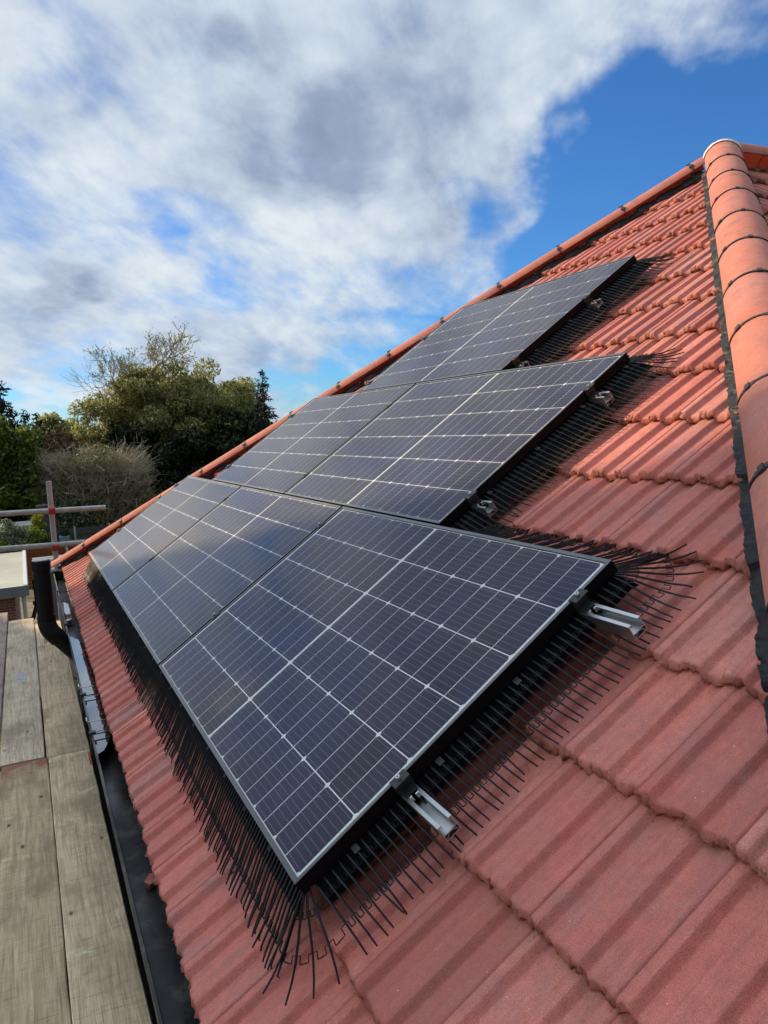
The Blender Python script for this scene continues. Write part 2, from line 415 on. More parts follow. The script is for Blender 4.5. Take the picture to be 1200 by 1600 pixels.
nC = wt.noise(wt.mapping(gen, (1, 1, 1.6), (7, 2, 0)), 5.5, 8, 0.56, 0.15)
# grey parts of the clouds
DARK = [(430,250,10,110,.24),(340,258,5,80,.30),(530,262,10,90,.30),(470,215,5,60,.14),(390,235,5,50,.12),(590,110,50,280,.22),(105,455,6,48,.5),(140,450,6,34,.4),(420,100,5,60,.3),(160,30,40,300,.15),(330,82,5,40,.35),
        (240,560,20,140,.25),(445,492,2,30,.22),(380,522,4,40,.25),(620,250,30,150,.3),(720,200,20,120,.2),(60,540,10,100,.15),(540,430,10,90,.15)]
dark = total(warped, DARK)
cov = wt.math('SUBTRACT', wt.math('ADD', wt.math('ADD', 0.52, wt.math('MULTIPLY', white, 0.60)), wt.math('MULTIPLY_ADD', nA, 2.0, -1.0)), blue)
cov = wt.math('ADD', wt.math('ADD', cov, wt.math('MULTIPLY', dark, 0.7)), wt.math('ADD', wt.math('MULTIPLY_ADD', nB, 1.3, -0.65), wt.math('MULTIPLY_ADD', nD, 0.9, -0.45)))
cloud = wt.new('ShaderNodeMapRange', interpolation_type='SMOOTHSTEP'); wt.link(cov, cloud.inputs[0])
cloud.inputs[1].default_value = -0.75; cloud.inputs[2].default_value = 0.80
cl = cloud.outputs[0]
tone = wt.math('ADD', wt.math('ADD', wt.math('ADD', wt.math('MULTIPLY_ADD', nB, 0.50, -0.25), wt.math('MULTIPLY_ADD', nD, 0.34, -0.17)), wt.math('MULTIPLY_ADD', nC, 1.10, -0.55)), wt.math('MULTIPLY_ADD', nA, 0.60, -0.30))
tone = wt.math('SUBTRACT', wt.math('ADD', tone, 0.66), wt.math('MULTIPLY', dark, 0.44))
tone = wt.math('MULTIPLY_ADD', tone, 0.6, 0.3)
ccol = wt.ramp(tone, [(0.10, k((0.17, 0.22, 0.33))), (0.45, k((0.32, 0.40, 0.55))), (0.61, k((0.53, 0.62, 0.75))), (0.79, k((0.77, 0.84, 0.90)))])
# (a colour ramp clips at 1, so the ramp is built dim and scaled)
for e in ccol.node.color_ramp.elements:
    e.color = (e.color[0] * STR, e.color[1] * STR, e.color[2] * STR, 1)
cs = wt.new('ShaderNodeVectorMath', operation='SCALE'); wt.link(ccol, cs.inputs[0]); cs.inputs[3].default_value = 1 / STR
# added fill: cloud brightened left of the sun and overhead, dimmed behind
sd = wt.new('ShaderNodeVectorMath', operation='DOT_PRODUCT'); wt.link(gen, sd.inputs[0]); sd.inputs[1].default_value = tuple(np.array([-.86, .22, .46]) / np.linalg.norm([-.86, .22, .46]))
glow = wt.new('ShaderNodeMapRange', interpolation_type='SMOOTHSTEP'); wt.link(sd.outputs['Value'], glow.inputs[0]); glow.inputs[1].default_value = 0.76; glow.inputs[2].default_value = 0.97; glow.inputs[3].default_value = 1.0; glow.inputs[4].default_value = 3.4
cs2 = wt.new('ShaderNodeVectorMath', operation='SCALE'); wt.link(cs.outputs[0], cs2.inputs[0])
top = wt.new('ShaderNodeMapRange', interpolation_type='SMOOTHSTEP'); wt.link(sx.outputs[2], top.inputs[0]); top.inputs[1].default_value = .70; top.inputs[2].default_value = .92; top.inputs[3].default_value = 1.0; top.inputs[4].default_value = 2.2
back = wt.new('ShaderNodeMapRange', interpolation_type='SMOOTHSTEP'); wt.link(sx.outputs[1], back.inputs[0]); back.inputs[1].default_value = -.6; back.inputs[2].default_value = .25; back.inputs[3].default_value = .35; back.inputs[4].default_value = 1.0
wt.link(wt.math('MULTIPLY', wt.math('MULTIPLY', glow.outputs[0], top.outputs[0]), back.outputs[0]), cs2.inputs[3])
# clear sky: physical sky, a little richer
lift = wt.new('ShaderNodeVectorMath', operation='MULTIPLY'); wt.link(sky.outputs[0], lift.inputs[0]); lift.inputs[1].default_value = (0.42, 0.86, 1.35)
mixc = wt.new('ShaderNodeMix', data_type='RGBA'); wt.link(cl, mixc.inputs[0]); wt.link(lift.outputs[0], mixc.inputs[6]); wt.link(cs2.outputs[0], mixc.inputs[7])
wt.link(mixc.outputs[2], bg.inputs[0])
world.cycles.sampling_method = 'MANUAL'; world.cycles.sample_map_resolution = 512

sun_d = bpy.data.lights.new('sun', 'SUN'); sun_o = bpy.data.objects.new('sun', sun_d); C.objects.link(sun_o)
sun_d.energy = 5.0; sun_d.angle = math.radians(0.5); sun_d.color = (1.0, 0.76, 0.47)
sun_o.rotation_euler = Vector(tuple(SUN)).to_track_quat('Z', 'Y').to_euler(); sun_o.location = (-10, 14, 12)
scene.view_settings.view_transform = 'Standard'; scene.view_settings.look = 'None'; scene.view_settings.exposure = 0; scene.view_settings.gamma = 1
scene.cycles.max_bounces = 8; scene.cycles.transparent_max_bounces = 12; scene.cycles.caustics_reflective = False; scene.cycles.caustics_refractive = False

# ------------------------------------------------------------------ the tiled roof
EAVE_V = -0.33
NEAR0, FAR0, SL = -1.628, 6.55, 1.25
def u_near(v): return NEAR0 + (v - EAVE_V) / SL
def u_far(v): return FAR0 - (v - EAVE_V) / SL
V_AP = (FAR0 - NEAR0) / 2 * SL + EAVE_V; U_AP = (FAR0 + NEAR0) / 2
house = empty('tiled_house', (5.0, 2.46, GROUND), None, 'house with red ribbed concrete tile hipped roof and black gutter, carrying the solar panels', 'house')
PER = 0.11; U0 = -0.385; GAUGE = 0.3073
# q grows towards the camera; (q, height)
PROF = [(0.000, 0.0), (0.012, 0.0008), (0.0215, 0.0003), (0.0228, -9), (0.0241, 0.0), (0.035, 0.0), (0.0440, -0.0001), (0.0456, -0.0012), (0.0500, -0.0075), (0.0556, -0.0152), (0.0576, -0.0170),
        (0.0600, -0.0174), (0.078, -0.0166), (0.092, -0.0152), (0.0965, -0.0095), (0.1010, -0.0028), (0.1040, -0.0006)]
def fbm(x, y, s):
    return mnoise.noise(Vector((x, y, s)))
def tile_slope(name, F, lo, hi, n_courses, vtop, q_off=0.0, fine=True, parent=None, seed=0, base_d=-0.120):
    """F maps (u, v, d) arrays to world points"""
    g = np.random.default_rng(100 + seed)
    prof = PROF if fine else PROF[::2]
    ulo, uhi = lo(EAVE_V) - 0.1, hi(EAVE_V) + 0.1
    cols = []
    kk0 = int(math.floor((U0 + q_off - uhi) / PER)) - 1; kk1 = int(math.ceil((U0 + q_off - ulo) / PER)) + 1
    for kk in range(kk0, kk1):
        for q, h in prof:
            u = U0 + q_off - (kk * PER + q)
            cols.append((u, q, h, kk))
    cu = np.array([c[0] for c in cols]); kk_ = np.array([c[3] for c in cols]); hh = np.array([c[2] for c in cols])
    joint = (hh < -5)
    evenrib = (kk_ % 2 == 0)
    h0 = np.where(joint, np.where(evenrib, -0.0075, 0.0003), hh)
    # tile index: changes at the joint of an even rib
    qv = np.array([c[1] for c in cols])
    tidx = (kk_ + np.where(evenrib & (qv >= 0.0228), 1, 0) + (kk_ % 2 == 1) * 0) // 1
    tidx = np.where(evenrib, np.where(qv >= 0.0228, kk_ // 2 + 1, kk_ // 2), kk_ // 2 + 1)
    tu = tidx - tidx.min()
    nt = tu.max() + 2
    V_, Q_, T_ = [], [], []
    base = 0
    for kc in range(n_courses):
        vb = EAVE_V + kc * GAUGE
        dv = g.normal(0, 0.0022, nt)[tu]
        dh = g.normal(0, 0.0012, nt)[tu]
        tint = np.clip(g.normal(0.5, 0.28, nt), 0, 1)[tu]; hue = np.clip(g.normal(0.35, 0.35, nt), 0, 1)[tu]
        rough = np.array([fbm(u * 14, kc * 3.1, 1 + seed) + 0.6 * fbm(u * 47, kc * 3.1, 2 + seed) + 0.4 * fbm(u * 120, kc * 1.7, 3 + seed) for u in cu])
        rough2 = np.array([fbm(u * 31, kc * 5.1 + 9, 4 + seed) + 0.7 * fbm(u * 90, kc * 2.7, 5 + seed) for u in cu])
        STEP = 0.029
        wn_ = g.normal(0, .45, len(cu)); rough = rough + wn_; rough2 = rough2 + g.normal(0, .45, len(cu))
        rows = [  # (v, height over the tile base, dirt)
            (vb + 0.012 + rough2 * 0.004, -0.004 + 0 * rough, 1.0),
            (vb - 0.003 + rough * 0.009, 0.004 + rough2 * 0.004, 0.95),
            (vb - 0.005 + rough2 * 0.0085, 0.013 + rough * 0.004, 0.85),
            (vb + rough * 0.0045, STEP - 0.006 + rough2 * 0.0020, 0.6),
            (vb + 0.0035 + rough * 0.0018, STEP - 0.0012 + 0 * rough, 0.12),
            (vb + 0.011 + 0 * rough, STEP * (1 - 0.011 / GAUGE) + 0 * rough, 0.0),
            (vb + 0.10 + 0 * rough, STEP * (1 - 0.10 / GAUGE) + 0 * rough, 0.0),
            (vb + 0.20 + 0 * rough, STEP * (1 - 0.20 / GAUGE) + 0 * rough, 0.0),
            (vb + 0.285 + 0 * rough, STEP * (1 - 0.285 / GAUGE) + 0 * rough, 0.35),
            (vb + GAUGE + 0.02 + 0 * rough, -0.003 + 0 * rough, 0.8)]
        if not fine: rows = [rows[0], rows[2], rows[4], rows[7], rows[9]]
        n = len(cu)
        if kc == 0 and fine: rows = [(r_[0] + 0.0052 * np.clip(cu, 0, 7), r_[1], r_[2]) if i_ < 6 else r_ for i_, r_ in enumerate(rows)]
        for r, (vv, hgt, dirt) in enumerate(rows):
            v = np.minimum(vv + dv, vtop)
            l = lo(v) ; h_ = hi(v)
            u = np.clip(cu, l, h_)
            d = base_d - 0.0225 + h0 + hgt + (dh if r > 1 else 0)
            V_.append(F(u, v, d))
            T_.append(np.stack([tint, hue, np.full(n, dirt) if not hasattr(dirt, '__len__') else dirt, np.ones(n)], 1))
        vm = vb + 0.15
        ok = (cu[:-1] > lo(vb) - 0.02) & (cu[1:] < hi(vb) + 0.02)
        idx = np.nonzero(ok)[0]
        for r in range(len(rows) - 1):
            a = base + r * n + idx; b2 = a + 1; c2 = a + n + 1; d2 = a + n
            Q_.append(np.stack([a, d2, c2, b2], 1))
        base += n * len(rows)
    V_ = np.concatenate(V_); Q_ = np.concatenate(Q_); T_ = np.concatenate(T_)
    # drop collapsed faces
    p = V_[Q_]; area = np.linalg.norm(np.cross(p[:, 2] - p[:, 0], p[:, 3] - p[:, 1]), axis=1)
    Q_ = Q_[area > 1e-8]
    used = np.unique(Q_); remap = -np.ones(len(V_), dtype=np.int64); remap[used] = np.arange(len(used))
    V_ = V_[used]; T_ = T_[used]; Q_ = remap[Q_]
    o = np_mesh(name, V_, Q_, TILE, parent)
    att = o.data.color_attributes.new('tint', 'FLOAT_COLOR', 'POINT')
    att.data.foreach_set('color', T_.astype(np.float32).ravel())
    return o
def F_main(u, v, d):
    return u[:, None] * U + v[:, None] * V + d[:, None] * N
NC = int((V_AP - EAVE_V) / GAUGE) + 1
tile_slope('roof_slope', F_main, u_near, u_far, NC, V_AP, parent=house)
corner_n = P(NEAR0, EAVE_V, -0.13); corner_f = P(FAR0, EAVE_V, -0.13); apex = P(U_AP, V_AP, -0.13)
hv = apex - corner_n
V2 = np.array([0, hv[1], hv[2]]); L2 = np.linalg.norm(V2); V2 /= L2
N2 = np.array([0, -V2[2], V2[1]])
XE = 13.0
def F_near(u, v, d):
    return corner_n + (u[:, None] * np.array([1.0, 0, 0])) + (v[:, None] - EAVE_V) * V2 + (d[:, None] + 0.13) * N2
tile_slope('roof_slope', F_near, lambda v: hv[0] / L2 * (v - EAVE_V), lambda v: XE + 0 * v, int(L2 / GAUGE) + 1, L2 + EAVE_V, fine=False, parent=house, seed=3)
V3 = np.array([0, -V2[1], V2[2]]); N3 = np.array([0, V2[2], V2[1]])
def F_far(u, v, d):
    return corner_f + (u[:, None] * np.array([1.0, 0, 0])) + (v[:, None] - EAVE_V) * V3 + (d[:, None] + 0.13) * N3
tile_slope('roof_slope', F_far, lambda v: hv[0] / L2 * (v - EAVE_V), lambda v: XE + 0 * v, int(L2 / GAUGE) + 1, L2 + EAVE_V, fine=False, parent=house, seed=4)
# walls, soffit and fascia under the eaves
wb = MB(); wb.box(0.14, -1.25, GROUND, 12.6, 6.2, -0.52); wb.build('wall', BRICK, house)
sb = MB(); sb.box(-0.10, -1.5, -0.515, 12.9, 6.42, -0.49); sb.build('soffit', simple('dark_soffit', (0.05, 0.05, 0.05), 0.6), house)
lb = MB(); lb.box(-0.75, -1.5, -1.72, 0.139, 6.9, -1.62); lb.box(-0.34, 6.9, -1.72, 0.6, 10.5, -1.62); lb.build('lower_roof', simple('black_felt_roof', (0.012, 0.012, 0.013), 0.9, var=.4, spec=.2), house)  # added black sheet standing in for deep shade between boards and gutter
lw = MB(); lw.box(-0.010, -1.5, -1.62, 0.139, 6.4, -0.516); lw.build('wall_cladding', simple('dark_cladding', (0.018, 0.018, 0.02), 0.8, var=.3), house)  # added dark sheet over the brick, standing in for shade below the eaves
fb = MB(); fb.box(-0.152, -1.5, -0.515, -0.10, 6.42, -0.30); fb.build('fascia', BLACK_PLASTIC, house)

# ------------------------------------------------------------------ hip and ridge tiles
def half_round(p0, p1, up, radius=0.118, half_ang=78, segs=18, thick=0.013):
    p0, p1, up = map(np.array, (p0, p1, up))
    ax = (p1 - p0) / np.linalg.norm(p1 - p0)
    up = up - ax * (up @ ax); up /= np.linalg.norm(up); sd_ = np.cross(ax, up)
    m = MB(); vs = []; fs = []
    L = np.linalg.norm(p1 - p0)
    stations = [(0.0, 0.002), (0.006, 0.0), (L / 2, 0.0), (L - 0.006, 0.0), (L, 0.002)]
    n = segs + 1
    for s_, ins in stations:
        for rr in (radius - ins, radius - thick):
            for j in range(n):
                a = math.radians(-half_ang + 2 * half_ang * j / segs)
                vs.append(p0 + ax * s_ + rr * (math.sin(a) * sd_ + math.cos(a) * up))
    for i in range(len(stations) - 1):
        b0 = i * 2 * n; b1 = (i + 1) * 2 * n
        for j in range(segs):
            fs.append((b0+j, b0+j+1, b1+j+1, b1+j)); fs.append((b0+n+j, b1+n+j, b1+n+j+1, b0+n+j+1))
        fs.append((b0, b1, b1+n, b0+n)); fs.append((b0+segs, b0+n+segs, b1+n+segs, b1+segs))
    e = (len(stations) - 1) * 2 * n
    for j in range(segs):
        fs.append((j, n+j, n+j+1, j+1)); fs.append((e+j, e+j+1, e+n+j+1, e+n+j))
    m.add(vs, fs); return m, ax, up, sd_
def hip_line(a, b, first, step, parent, up, name='hip_tile', half_ang=78, radius=0.118):
    a, b = np.array(a), np.array(b); L = np.linalg.norm(b - a); ax = (b - a) / L
    cuts = [0.0]; x = first
    while x < L - 0.06: cuts.append(x); x += step
    cuts.append(L)
    for i in range(len(cuts) - 1):
        g0 = 0.003 if i else 0
        jit = np.array([rnd.uniform(-.002, .002) for _ in range(3)])
        m, ax_, up_, sd_ = half_round(a + ax * (cuts[i] + g0) + jit, a + ax * (cuts[i+1] - 0.003) + jit, up, radius, half_ang)
        t = m.build(name, HIP, parent, smooth=False)
        me = t.data; me.polygons.foreach_set('use_smooth', [len(p.vertices) == 4 for p in me.polygons])
        try: me.set_sharp_from_angle(angle=0.7)
        except Exception: pass
        if i:
            c = a + ax * cuts[i]; mm = MB()
            n = 20; vs = []; fs = []
            for s_, rr in ((-0.0055, radius - .006), (-0.0050, radius + .0045), (0.0050, radius + .0045), (0.0055, radius - .006)):
                for j in range(n + 1):
                    g = math.radians(-half_ang + 2 * half_ang * j / n)
                    vs.append(c + ax * s_ + rr * (math.sin(g) * sd_ + math.cos(g) * up_))
            for r_ in range(3):
                for j in range(n): fs.append((r_*(n+1)+j, r_*(n+1)+j+1, (r_+1)*(n+1)+j+1, (r_+1)*(n+1)+j))
            mm.add(vs, fs)
            for gdeg in (-50, 3, 50):
                for dg, ww in ((-7, .010), (0, .014), (7, .010)):
                    g = math.radians(gdeg + dg); rd = math.sin(g) * sd_ + math.cos(g) * up_; tg = math.cos(g) * sd_ - math.sin(g) * up_
                    hh_ = .006 if dg else .010
                    o_ = c + rd * (radius - .002) - ax * ww - tg * .009
                    mm.obox(o_, ax * 2 * ww, tg * .018, rd * hh_)
            adopt(mm.build('tile_union', UNION, None), t)
upn = N + N2; upf = N + N3
HO = 0.0
hip_len = np.linalg.norm(apex - corner_n); hax = (apex - corner_n) / hip_len
vscale = hip_len / (V_AP - EAVE_V)
off_n = upn / np.linalg.norm(upn) * 0.012
first = ((1.101 - EAVE_V) - 3 * 0.3675) * vscale
hip_line(corner_n + off_n - hax * 0.02, apex + off_n - hax * 0.02, first, 0.3675 * vscale, house, upn)
off_f = upf / np.linalg.norm(upf) * 0.012
haf = (apex - corner_f) / hip_len
hip_line(corner_f + off_f - haf * 0.02, apex + off_f - haf * 0.10, (0.03 - EAVE_V) * vscale, 0.385 * vscale, house, upf, radius=0.088, half_ang=74)
hip_line(apex + np.array([0.06, 0, 0.01]), apex + np.array([XE - hv[0], 0, 0.01]), 0.40, 0.45, house, (0, 0, 1), name='ridge_tile')
# pale mortar where hips and ridge meet
mm = MB()
cc = apex + off_n + hax * -0.015
_, ax_, up_, sd_ = half_round(cc, cc + hax * .1, upn)
vs = []; fs = []; n = 22
for s_, rr in ((-0.004, .1235), (0.018, .130), (0.040, .122), (0.052, .10)):
    for j in range(n + 1):
        g = math.radians(-80 + 160 * j / n)
        w = 1 + 0.02 * fbm(j * .8, s_ * 60, 3)
        vs.append(cc + hax * (s_ + .004 * fbm(j * .5, s_ * 40, 8)) + rr * w * (math.sin(g) * sd_ + math.cos(g) * up_))
for r_ in range(3):
    for j in range(n): fs.append((r_*(n+1)+j, (r_+1)*(n+1)+j, (r_+1)*(n+1)+j+1, r_*(n+1)+j+1))
c_ = len(vs); vs.append(cc + hax * .055)
for j in range(n): fs.append((3*(n+1)+j, c_, 3*(n+1)+j+1))
mm.add(vs, fs); mm.build('mortar_collar', MORTAR, house, smooth=True)
# pleated black hip roll lying on the tiles along the hips
def prof_h(u, off=0.0):
    q = (U0 + off - u) % PER
    hs = [0.0 if h < -5 else h for _, h in PROF] + [0.0]; qs = [q_ for q_, _ in PROF] + [PER]
    return float(np.interp(q, qs, hs))
def tile_d(u, v):
    kc = (v - EAVE_V) / GAUGE; fr = kc - math.floor(kc)
    return -0.120 - 0.0225 + prof_h(u) + 0.026 * (1 - fr)
def hip_roll(side, w0, w1, seed):
    vs, fs = [], []; nv = 1500; nw = 7
    v = EAVE_V
    for i in range(nv + 1):
        v = EAVE_V + (V_AP - 0.15 - EAVE_V) * i / nv
        uc = u_near(v) if side < 0 else u_far(v)
        edge = w1 + 0.012 * fbm(v * 9, seed, 0) + 0.006 * fbm(v * 60, seed, 1)
        for j in range(nw + 1):
            w = w0 + (edge - w0) * j / nw
            u = uc + (w if side < 0 else -w)
            kx = j / nw
            lift = 0.030 * (1 - kx) + 0.006 + 0.0035 * fbm(v * 110 + fbm(v * 8, w * 20, 2) * 3, w * 14, seed) + 0.004 * fbm(v * 30, w * 60, seed + 3)
            # lies over the mean of the ribs
            hgt = 0.55 * tile_d(u, v) + 0.45 * (-0.122) + lift
            hgt = max(hgt, tile_d(u, v) + 0.002)
            vs.append(P(u, v, hgt))
    for i in range(nv):
        for j in range(nw):
            a = i * (nw + 1) + j; fs.append((a, a + 1, a + nw + 2, a + nw + 1))
    mesh_obj('hip_flashing', vs, fs, FELT, house, smooth=True)
hip_roll(-1, 0.09, 0.178, 1)
hip_roll(1, 0.06, 0.118, 5)

# ------------------------------------------------------------------ gutter
def gx(y): return -0.268 + 0.003 * y
gut = MB(); ys = np.linspace(-1.75, 6.66, 60)
prof_g = [(0.000, 0.004), (-0.007, 0.001), (-0.008, -0.006), (-0.002, -0.010), (0.0, -0.05), (0.012, -0.078), (0.085, -0.078), (0.118, -0.055), (0.124, 0.0), (0.127, 0.0), (0.121, -0.058), (0.087, -0.082), (0.010, -0.082), (-0.004, -0.052), (-0.0055, -0.010)]
vs, fs = [], []
for y in ys:
    for (px_, pz_) in prof_g: vs.append((gx(y) + px_, y, -0.338 + pz_ - 0.0012 * (6.6 - y)))
m_ = len(prof_g)
for i in range(len(ys) - 1):
    for j in range(m_):
        fs.append((i*m_+j, (i+1)*m_+j, (i+1)*m_+(j+1) % m_, i*m_+(j+1) % m_))
def make_gutter_mat():
    m, t, b, o = material('gutter_black')
    p = t.new('ShaderNodeNewGeometry').outputs['Position']
    n = t.noise(p, 9, 6, 0.65)
    t.link(t.ramp(n, [(0.40, (0.006, 0.006, 0.007)), (0.54, (0.018, 0.018, 0.018)), (0.60, (0.055, 0.050, 0.044)), (0.75, (0.085, 0.078, 0.068))]), b.inputs['Base Color'])
    t.link(t.ramp(t.noise(p, 3, 4), [(0.4, 0.28), (0.6, 0.6)]), b.inputs['Roughness'])
    return m
GUT = make_gutter_mat()
g_o = mesh_obj('gutter', vs, fs, GUT, house)
cap = MB(); cap.box(gx(6.66) - 0.01, 6.66, -0.425, gx(6.66) + 0.13, 6.675, -0.325); adopt(cap.build('gutter_end_cap', BLACK_PLASTIC), g_o)
for yb in (-0.1, 2.05, 2.62, 4.3, 5.6):
    m = MB(); x = gx(yb)
    m.box(x - 0.014, yb - 0.012, -0.43, x - 0.009, yb + 0.012, -0.330); m.box(x - 0.016, yb - 0.013, -0.336, x + 0.012, yb + 0.013, -0.329)
    m.box(x + 0.0, yb - 0.003, -0.345, x + 0.125, yb + 0.003, -0.341)
    adopt(m.build('gutter_bracket', BLACK_PLASTIC), g_o)
for yb in (2.18, 2.72):
    m = MB(); x = gx(yb); m.tube([(x - 0.012, yb, -0.328), (x + 0.02, yb + .004, -0.331), (x + 0.07, yb + .01, -0.334), (x + 0.11, yb + .012, -0.331)], 0.0022, 6)
    m.tube([(x - 0.014, yb, -0.325), (x - 0.014, yb + .05, -0.326)], 0.004, 6)
    adopt(m.build('gutter_clip', STEEL), g_o)
# a shallow puddle in the gutter with a ragged edge
def make_water():
    m, t, b, o = material('standing_water')
    p = t.new('ShaderNodeNewGeometry').outputs['Position']
    b.inputs['Base Color'].default_value = (0.02, 0.022, 0.024, 1); b.inputs['Roughness'].default_value = 0.03; b.inputs['IOR'].default_value = 1.33
    b.inputs['Coat Weight'].default_value = 1.0; b.inputs['Coat Roughness'].default_value = 0.02; b.inputs['Coat IOR'].default_value = 2.2
    t.link(t.bump(t.noise(p, 30, 3), 0.02, 0.003), b.inputs['Normal'])
    return m
WATER = make_water()
def puddle(y0, y1, z, xa, xb, name='rain_water'):
    L_, R_ = [], []; n = 70
    for i in range(n + 1):
        y = y0 + (y1 - y0) * i / n; e = min(1, (i / n) * 9, (1 - i / n) * 6); e = math.sqrt(max(e, 0))
        L_.append((gx(y) + xa, y, z)); R_.append((gx(y) + xa + (xb - xa) * e * (0.80 + 0.28 * fbm(y * 11, 2, 5) + .10 * fbm(y * 40, 2, 5)), y, z))
    fs = [(i, n + 1 + i, n + 2 + i, i + 1) for i in range(n)]
    o = mesh_obj(name, L_ + R_, fs, WATER, None)
    return adopt(o, g_o)
puddle(1.85, 4.0, -0.358, 0.002, 0.098)
puddle(4.55, 5.3, -0.372, 0.004, 0.07)
# silt and moss along the tile edge inside the gutter
silt = MB()
for i in range(900):
    y = rnd.uniform(-1.4, 6.4); x = gx(y) + 0.085 + rnd.gauss(0, .014); r = rnd.uniform(.0015, .006)
    z = -0.412 + rnd.uniform(0, .012)
    if 1.7 < y < 4.1: z = -0.360 + rnd.uniform(0, .006); x += .018
    pts = [(x + r * math.cos(a) * rnd.uniform(.6, 1.2), y + r * math.sin(a) * rnd.uniform(.6, 1.4), z + rnd.uniform(0, .004)) for a in (0, 1.3, 2.5, 3.8, 5.1)]
    silt.add(pts + [(x, y, z + r * .8)], [(0, 1, 5), (1, 2, 5), (2, 3, 5), (3, 4, 5), (4, 0, 5)])
so = silt.build('silt', simple('dark_silt', (0.035, 0.025, 0.018), 0.9, var=0.5), None); tag(so, kind='stuff'); adopt(so, g_o)
def chip(loc, s, rz, label):
    m = MB(); a = [(0, 0), (1, .1), (1.15, .55), (.7, .8), (.1, .6)]
    ca, sa = math.cos(rz), math.sin(rz)
    vs = [(s * (x * ca - y * sa), s * (x * sa + y * ca), z) for z in (0, s * .28) for x, y in a]
    vs = [(x, y, z + (s * .12 if (i % 5) in (2, 3) else 0)) for i, (x, y, z) in enumerate(vs)]
    m.add(vs, [(4,3,2,1,0), (5,6,7,8,9)] + [(i, (i+1) % 5, 5 + (i+1) % 5, 5 + i) for i in range(5)])
    o = m.build('tile_fragment', HIP); o.location = loc; tag(o, label, 'tile fragment'); return o
chip((gx(.86) + .062, .84, -0.414), .05, .6, 'broken red tile fragment lying in the black gutter')
lf = MB(); lf.add([(0,0,0),(.018,.006,.003),(.03,.022,0),(.016,.024,.004),(.004,.016,.002)], [(0,1,2,3,4)]); lo_ = lf.build('fallen_leaf', simple('yellow_leaf', (0.55, 0.30, 0.02), 0.7)); lo_.location = (gx(2.0) + .095, 1.98, -0.352); tag(lo_, 'small yellow fallen leaf caught in the gutter beside the tiles', 'leaf')
for i, (x, y, rz, L_) in enumerate([(0.05, 0.62, 1.9, .06), (0.055, 1.12, .3, .045), (.06, .98, 2.4, .03)]):
    m = MB(); c_, s_ = math.cos(rz), math.sin(rz)
    m.tube([(0, 0, 0), (c_ * L_ * .5, s_ * L_ * .5, .004), (c_ * L_, s_ * L_, .002)], [.0013, .0016, .001], 5)
    o = m.build('twig', BLACK_PLASTIC); o.location = (gx(y) + x, y, -0.411)
    tag(o, ['longest dark snapped bristle lying loose in the near gutter', 'short dark twig in the gutter below the eave bristles', 'tiny dark twig in the gutter beside the red tile fragment'][i], 'twig')

# ------------------------------------------------------------------ black vent pipe
vp = empty('vent_pipe', (-0.20, 3.98, -0.52), None, 'thick black vertical vent pipe with capped top and elbow beside the gutter', 'pipe')
X_, Y_ = -0.380, 4.03
m = MB(); m.tube([(X_, Y_, -0.235), (X_, Y_, 0.13)], 0.052, 32); m.build('pipe', PIPE_BLACK, vp, smooth=False, bevel=0)
m = MB(); m.tube([(X_, Y_, 0.10), (X_, Y_, 0.112), (X_, Y_, 0.165), (X_, Y_, 0.17)], [0.0555, 0.058, 0.058, 0.054], 32)
for i in range(12):
    a = i * math.pi / 6; d_ = np.array([math.cos(a), math.sin(a), 0]); t_ = np.array([-math.sin(a), math.cos(a), 0])
    m.obox(np.array([X_, Y_, 0.145]) + d_ * .056 - t_ * .008, t_ * .016, d_ * .0045, (0, 0, .012))
m.build('cap', PIPE_BLACK, vp)
m = MB(); m.tube([(X_, Y_, 0.1702), (X_, Y_, 0.1745), (X_, Y_, 0.176)], [0.0535, 0.052, 0.047], 32); m.build('cap_top', simple('pale_cap_top', (0.42, 0.40, 0.38), 0.35, var=.1), vp)
pts = []
for i in range(9):
    a = math.radians(40) * i / 8; Rb = 0.13
    pts.append((X_ + Rb * (1 - math.cos(a)), Y_ - 0.02 * (i / 8), -0.24 - Rb * math.sin(a)))
e = np.array(pts[-1]); dirn = np.array([math.sin(math.radians(40)), -0.05, -math.cos(math.radians(40))])
m = MB(); m.tube([(X_, Y_, -0.20)] + pts + [tuple(e + dirn * .05)], 0.0575, 32); m.build('elbow', PIPE_BLACK, vp, smooth=False)
m = MB(); m.tube([tuple(e + dirn * .04), tuple(e + dirn * .50)], 0.052, 32); m.build('branch_pipe', PIPE_BLACK, vp)
m = MB(); m.tube([(X_ - .02, Y_ - .058, -.345), (X_ - .02, Y_ - .072, -.350)], .008, 10); m.obox((X_ - .03, Y_ - .066, -.37), (.02, 0, 0), (0, .01, 0), (0, 0, .018)); m.build('clamp_screw', STEEL, vp)

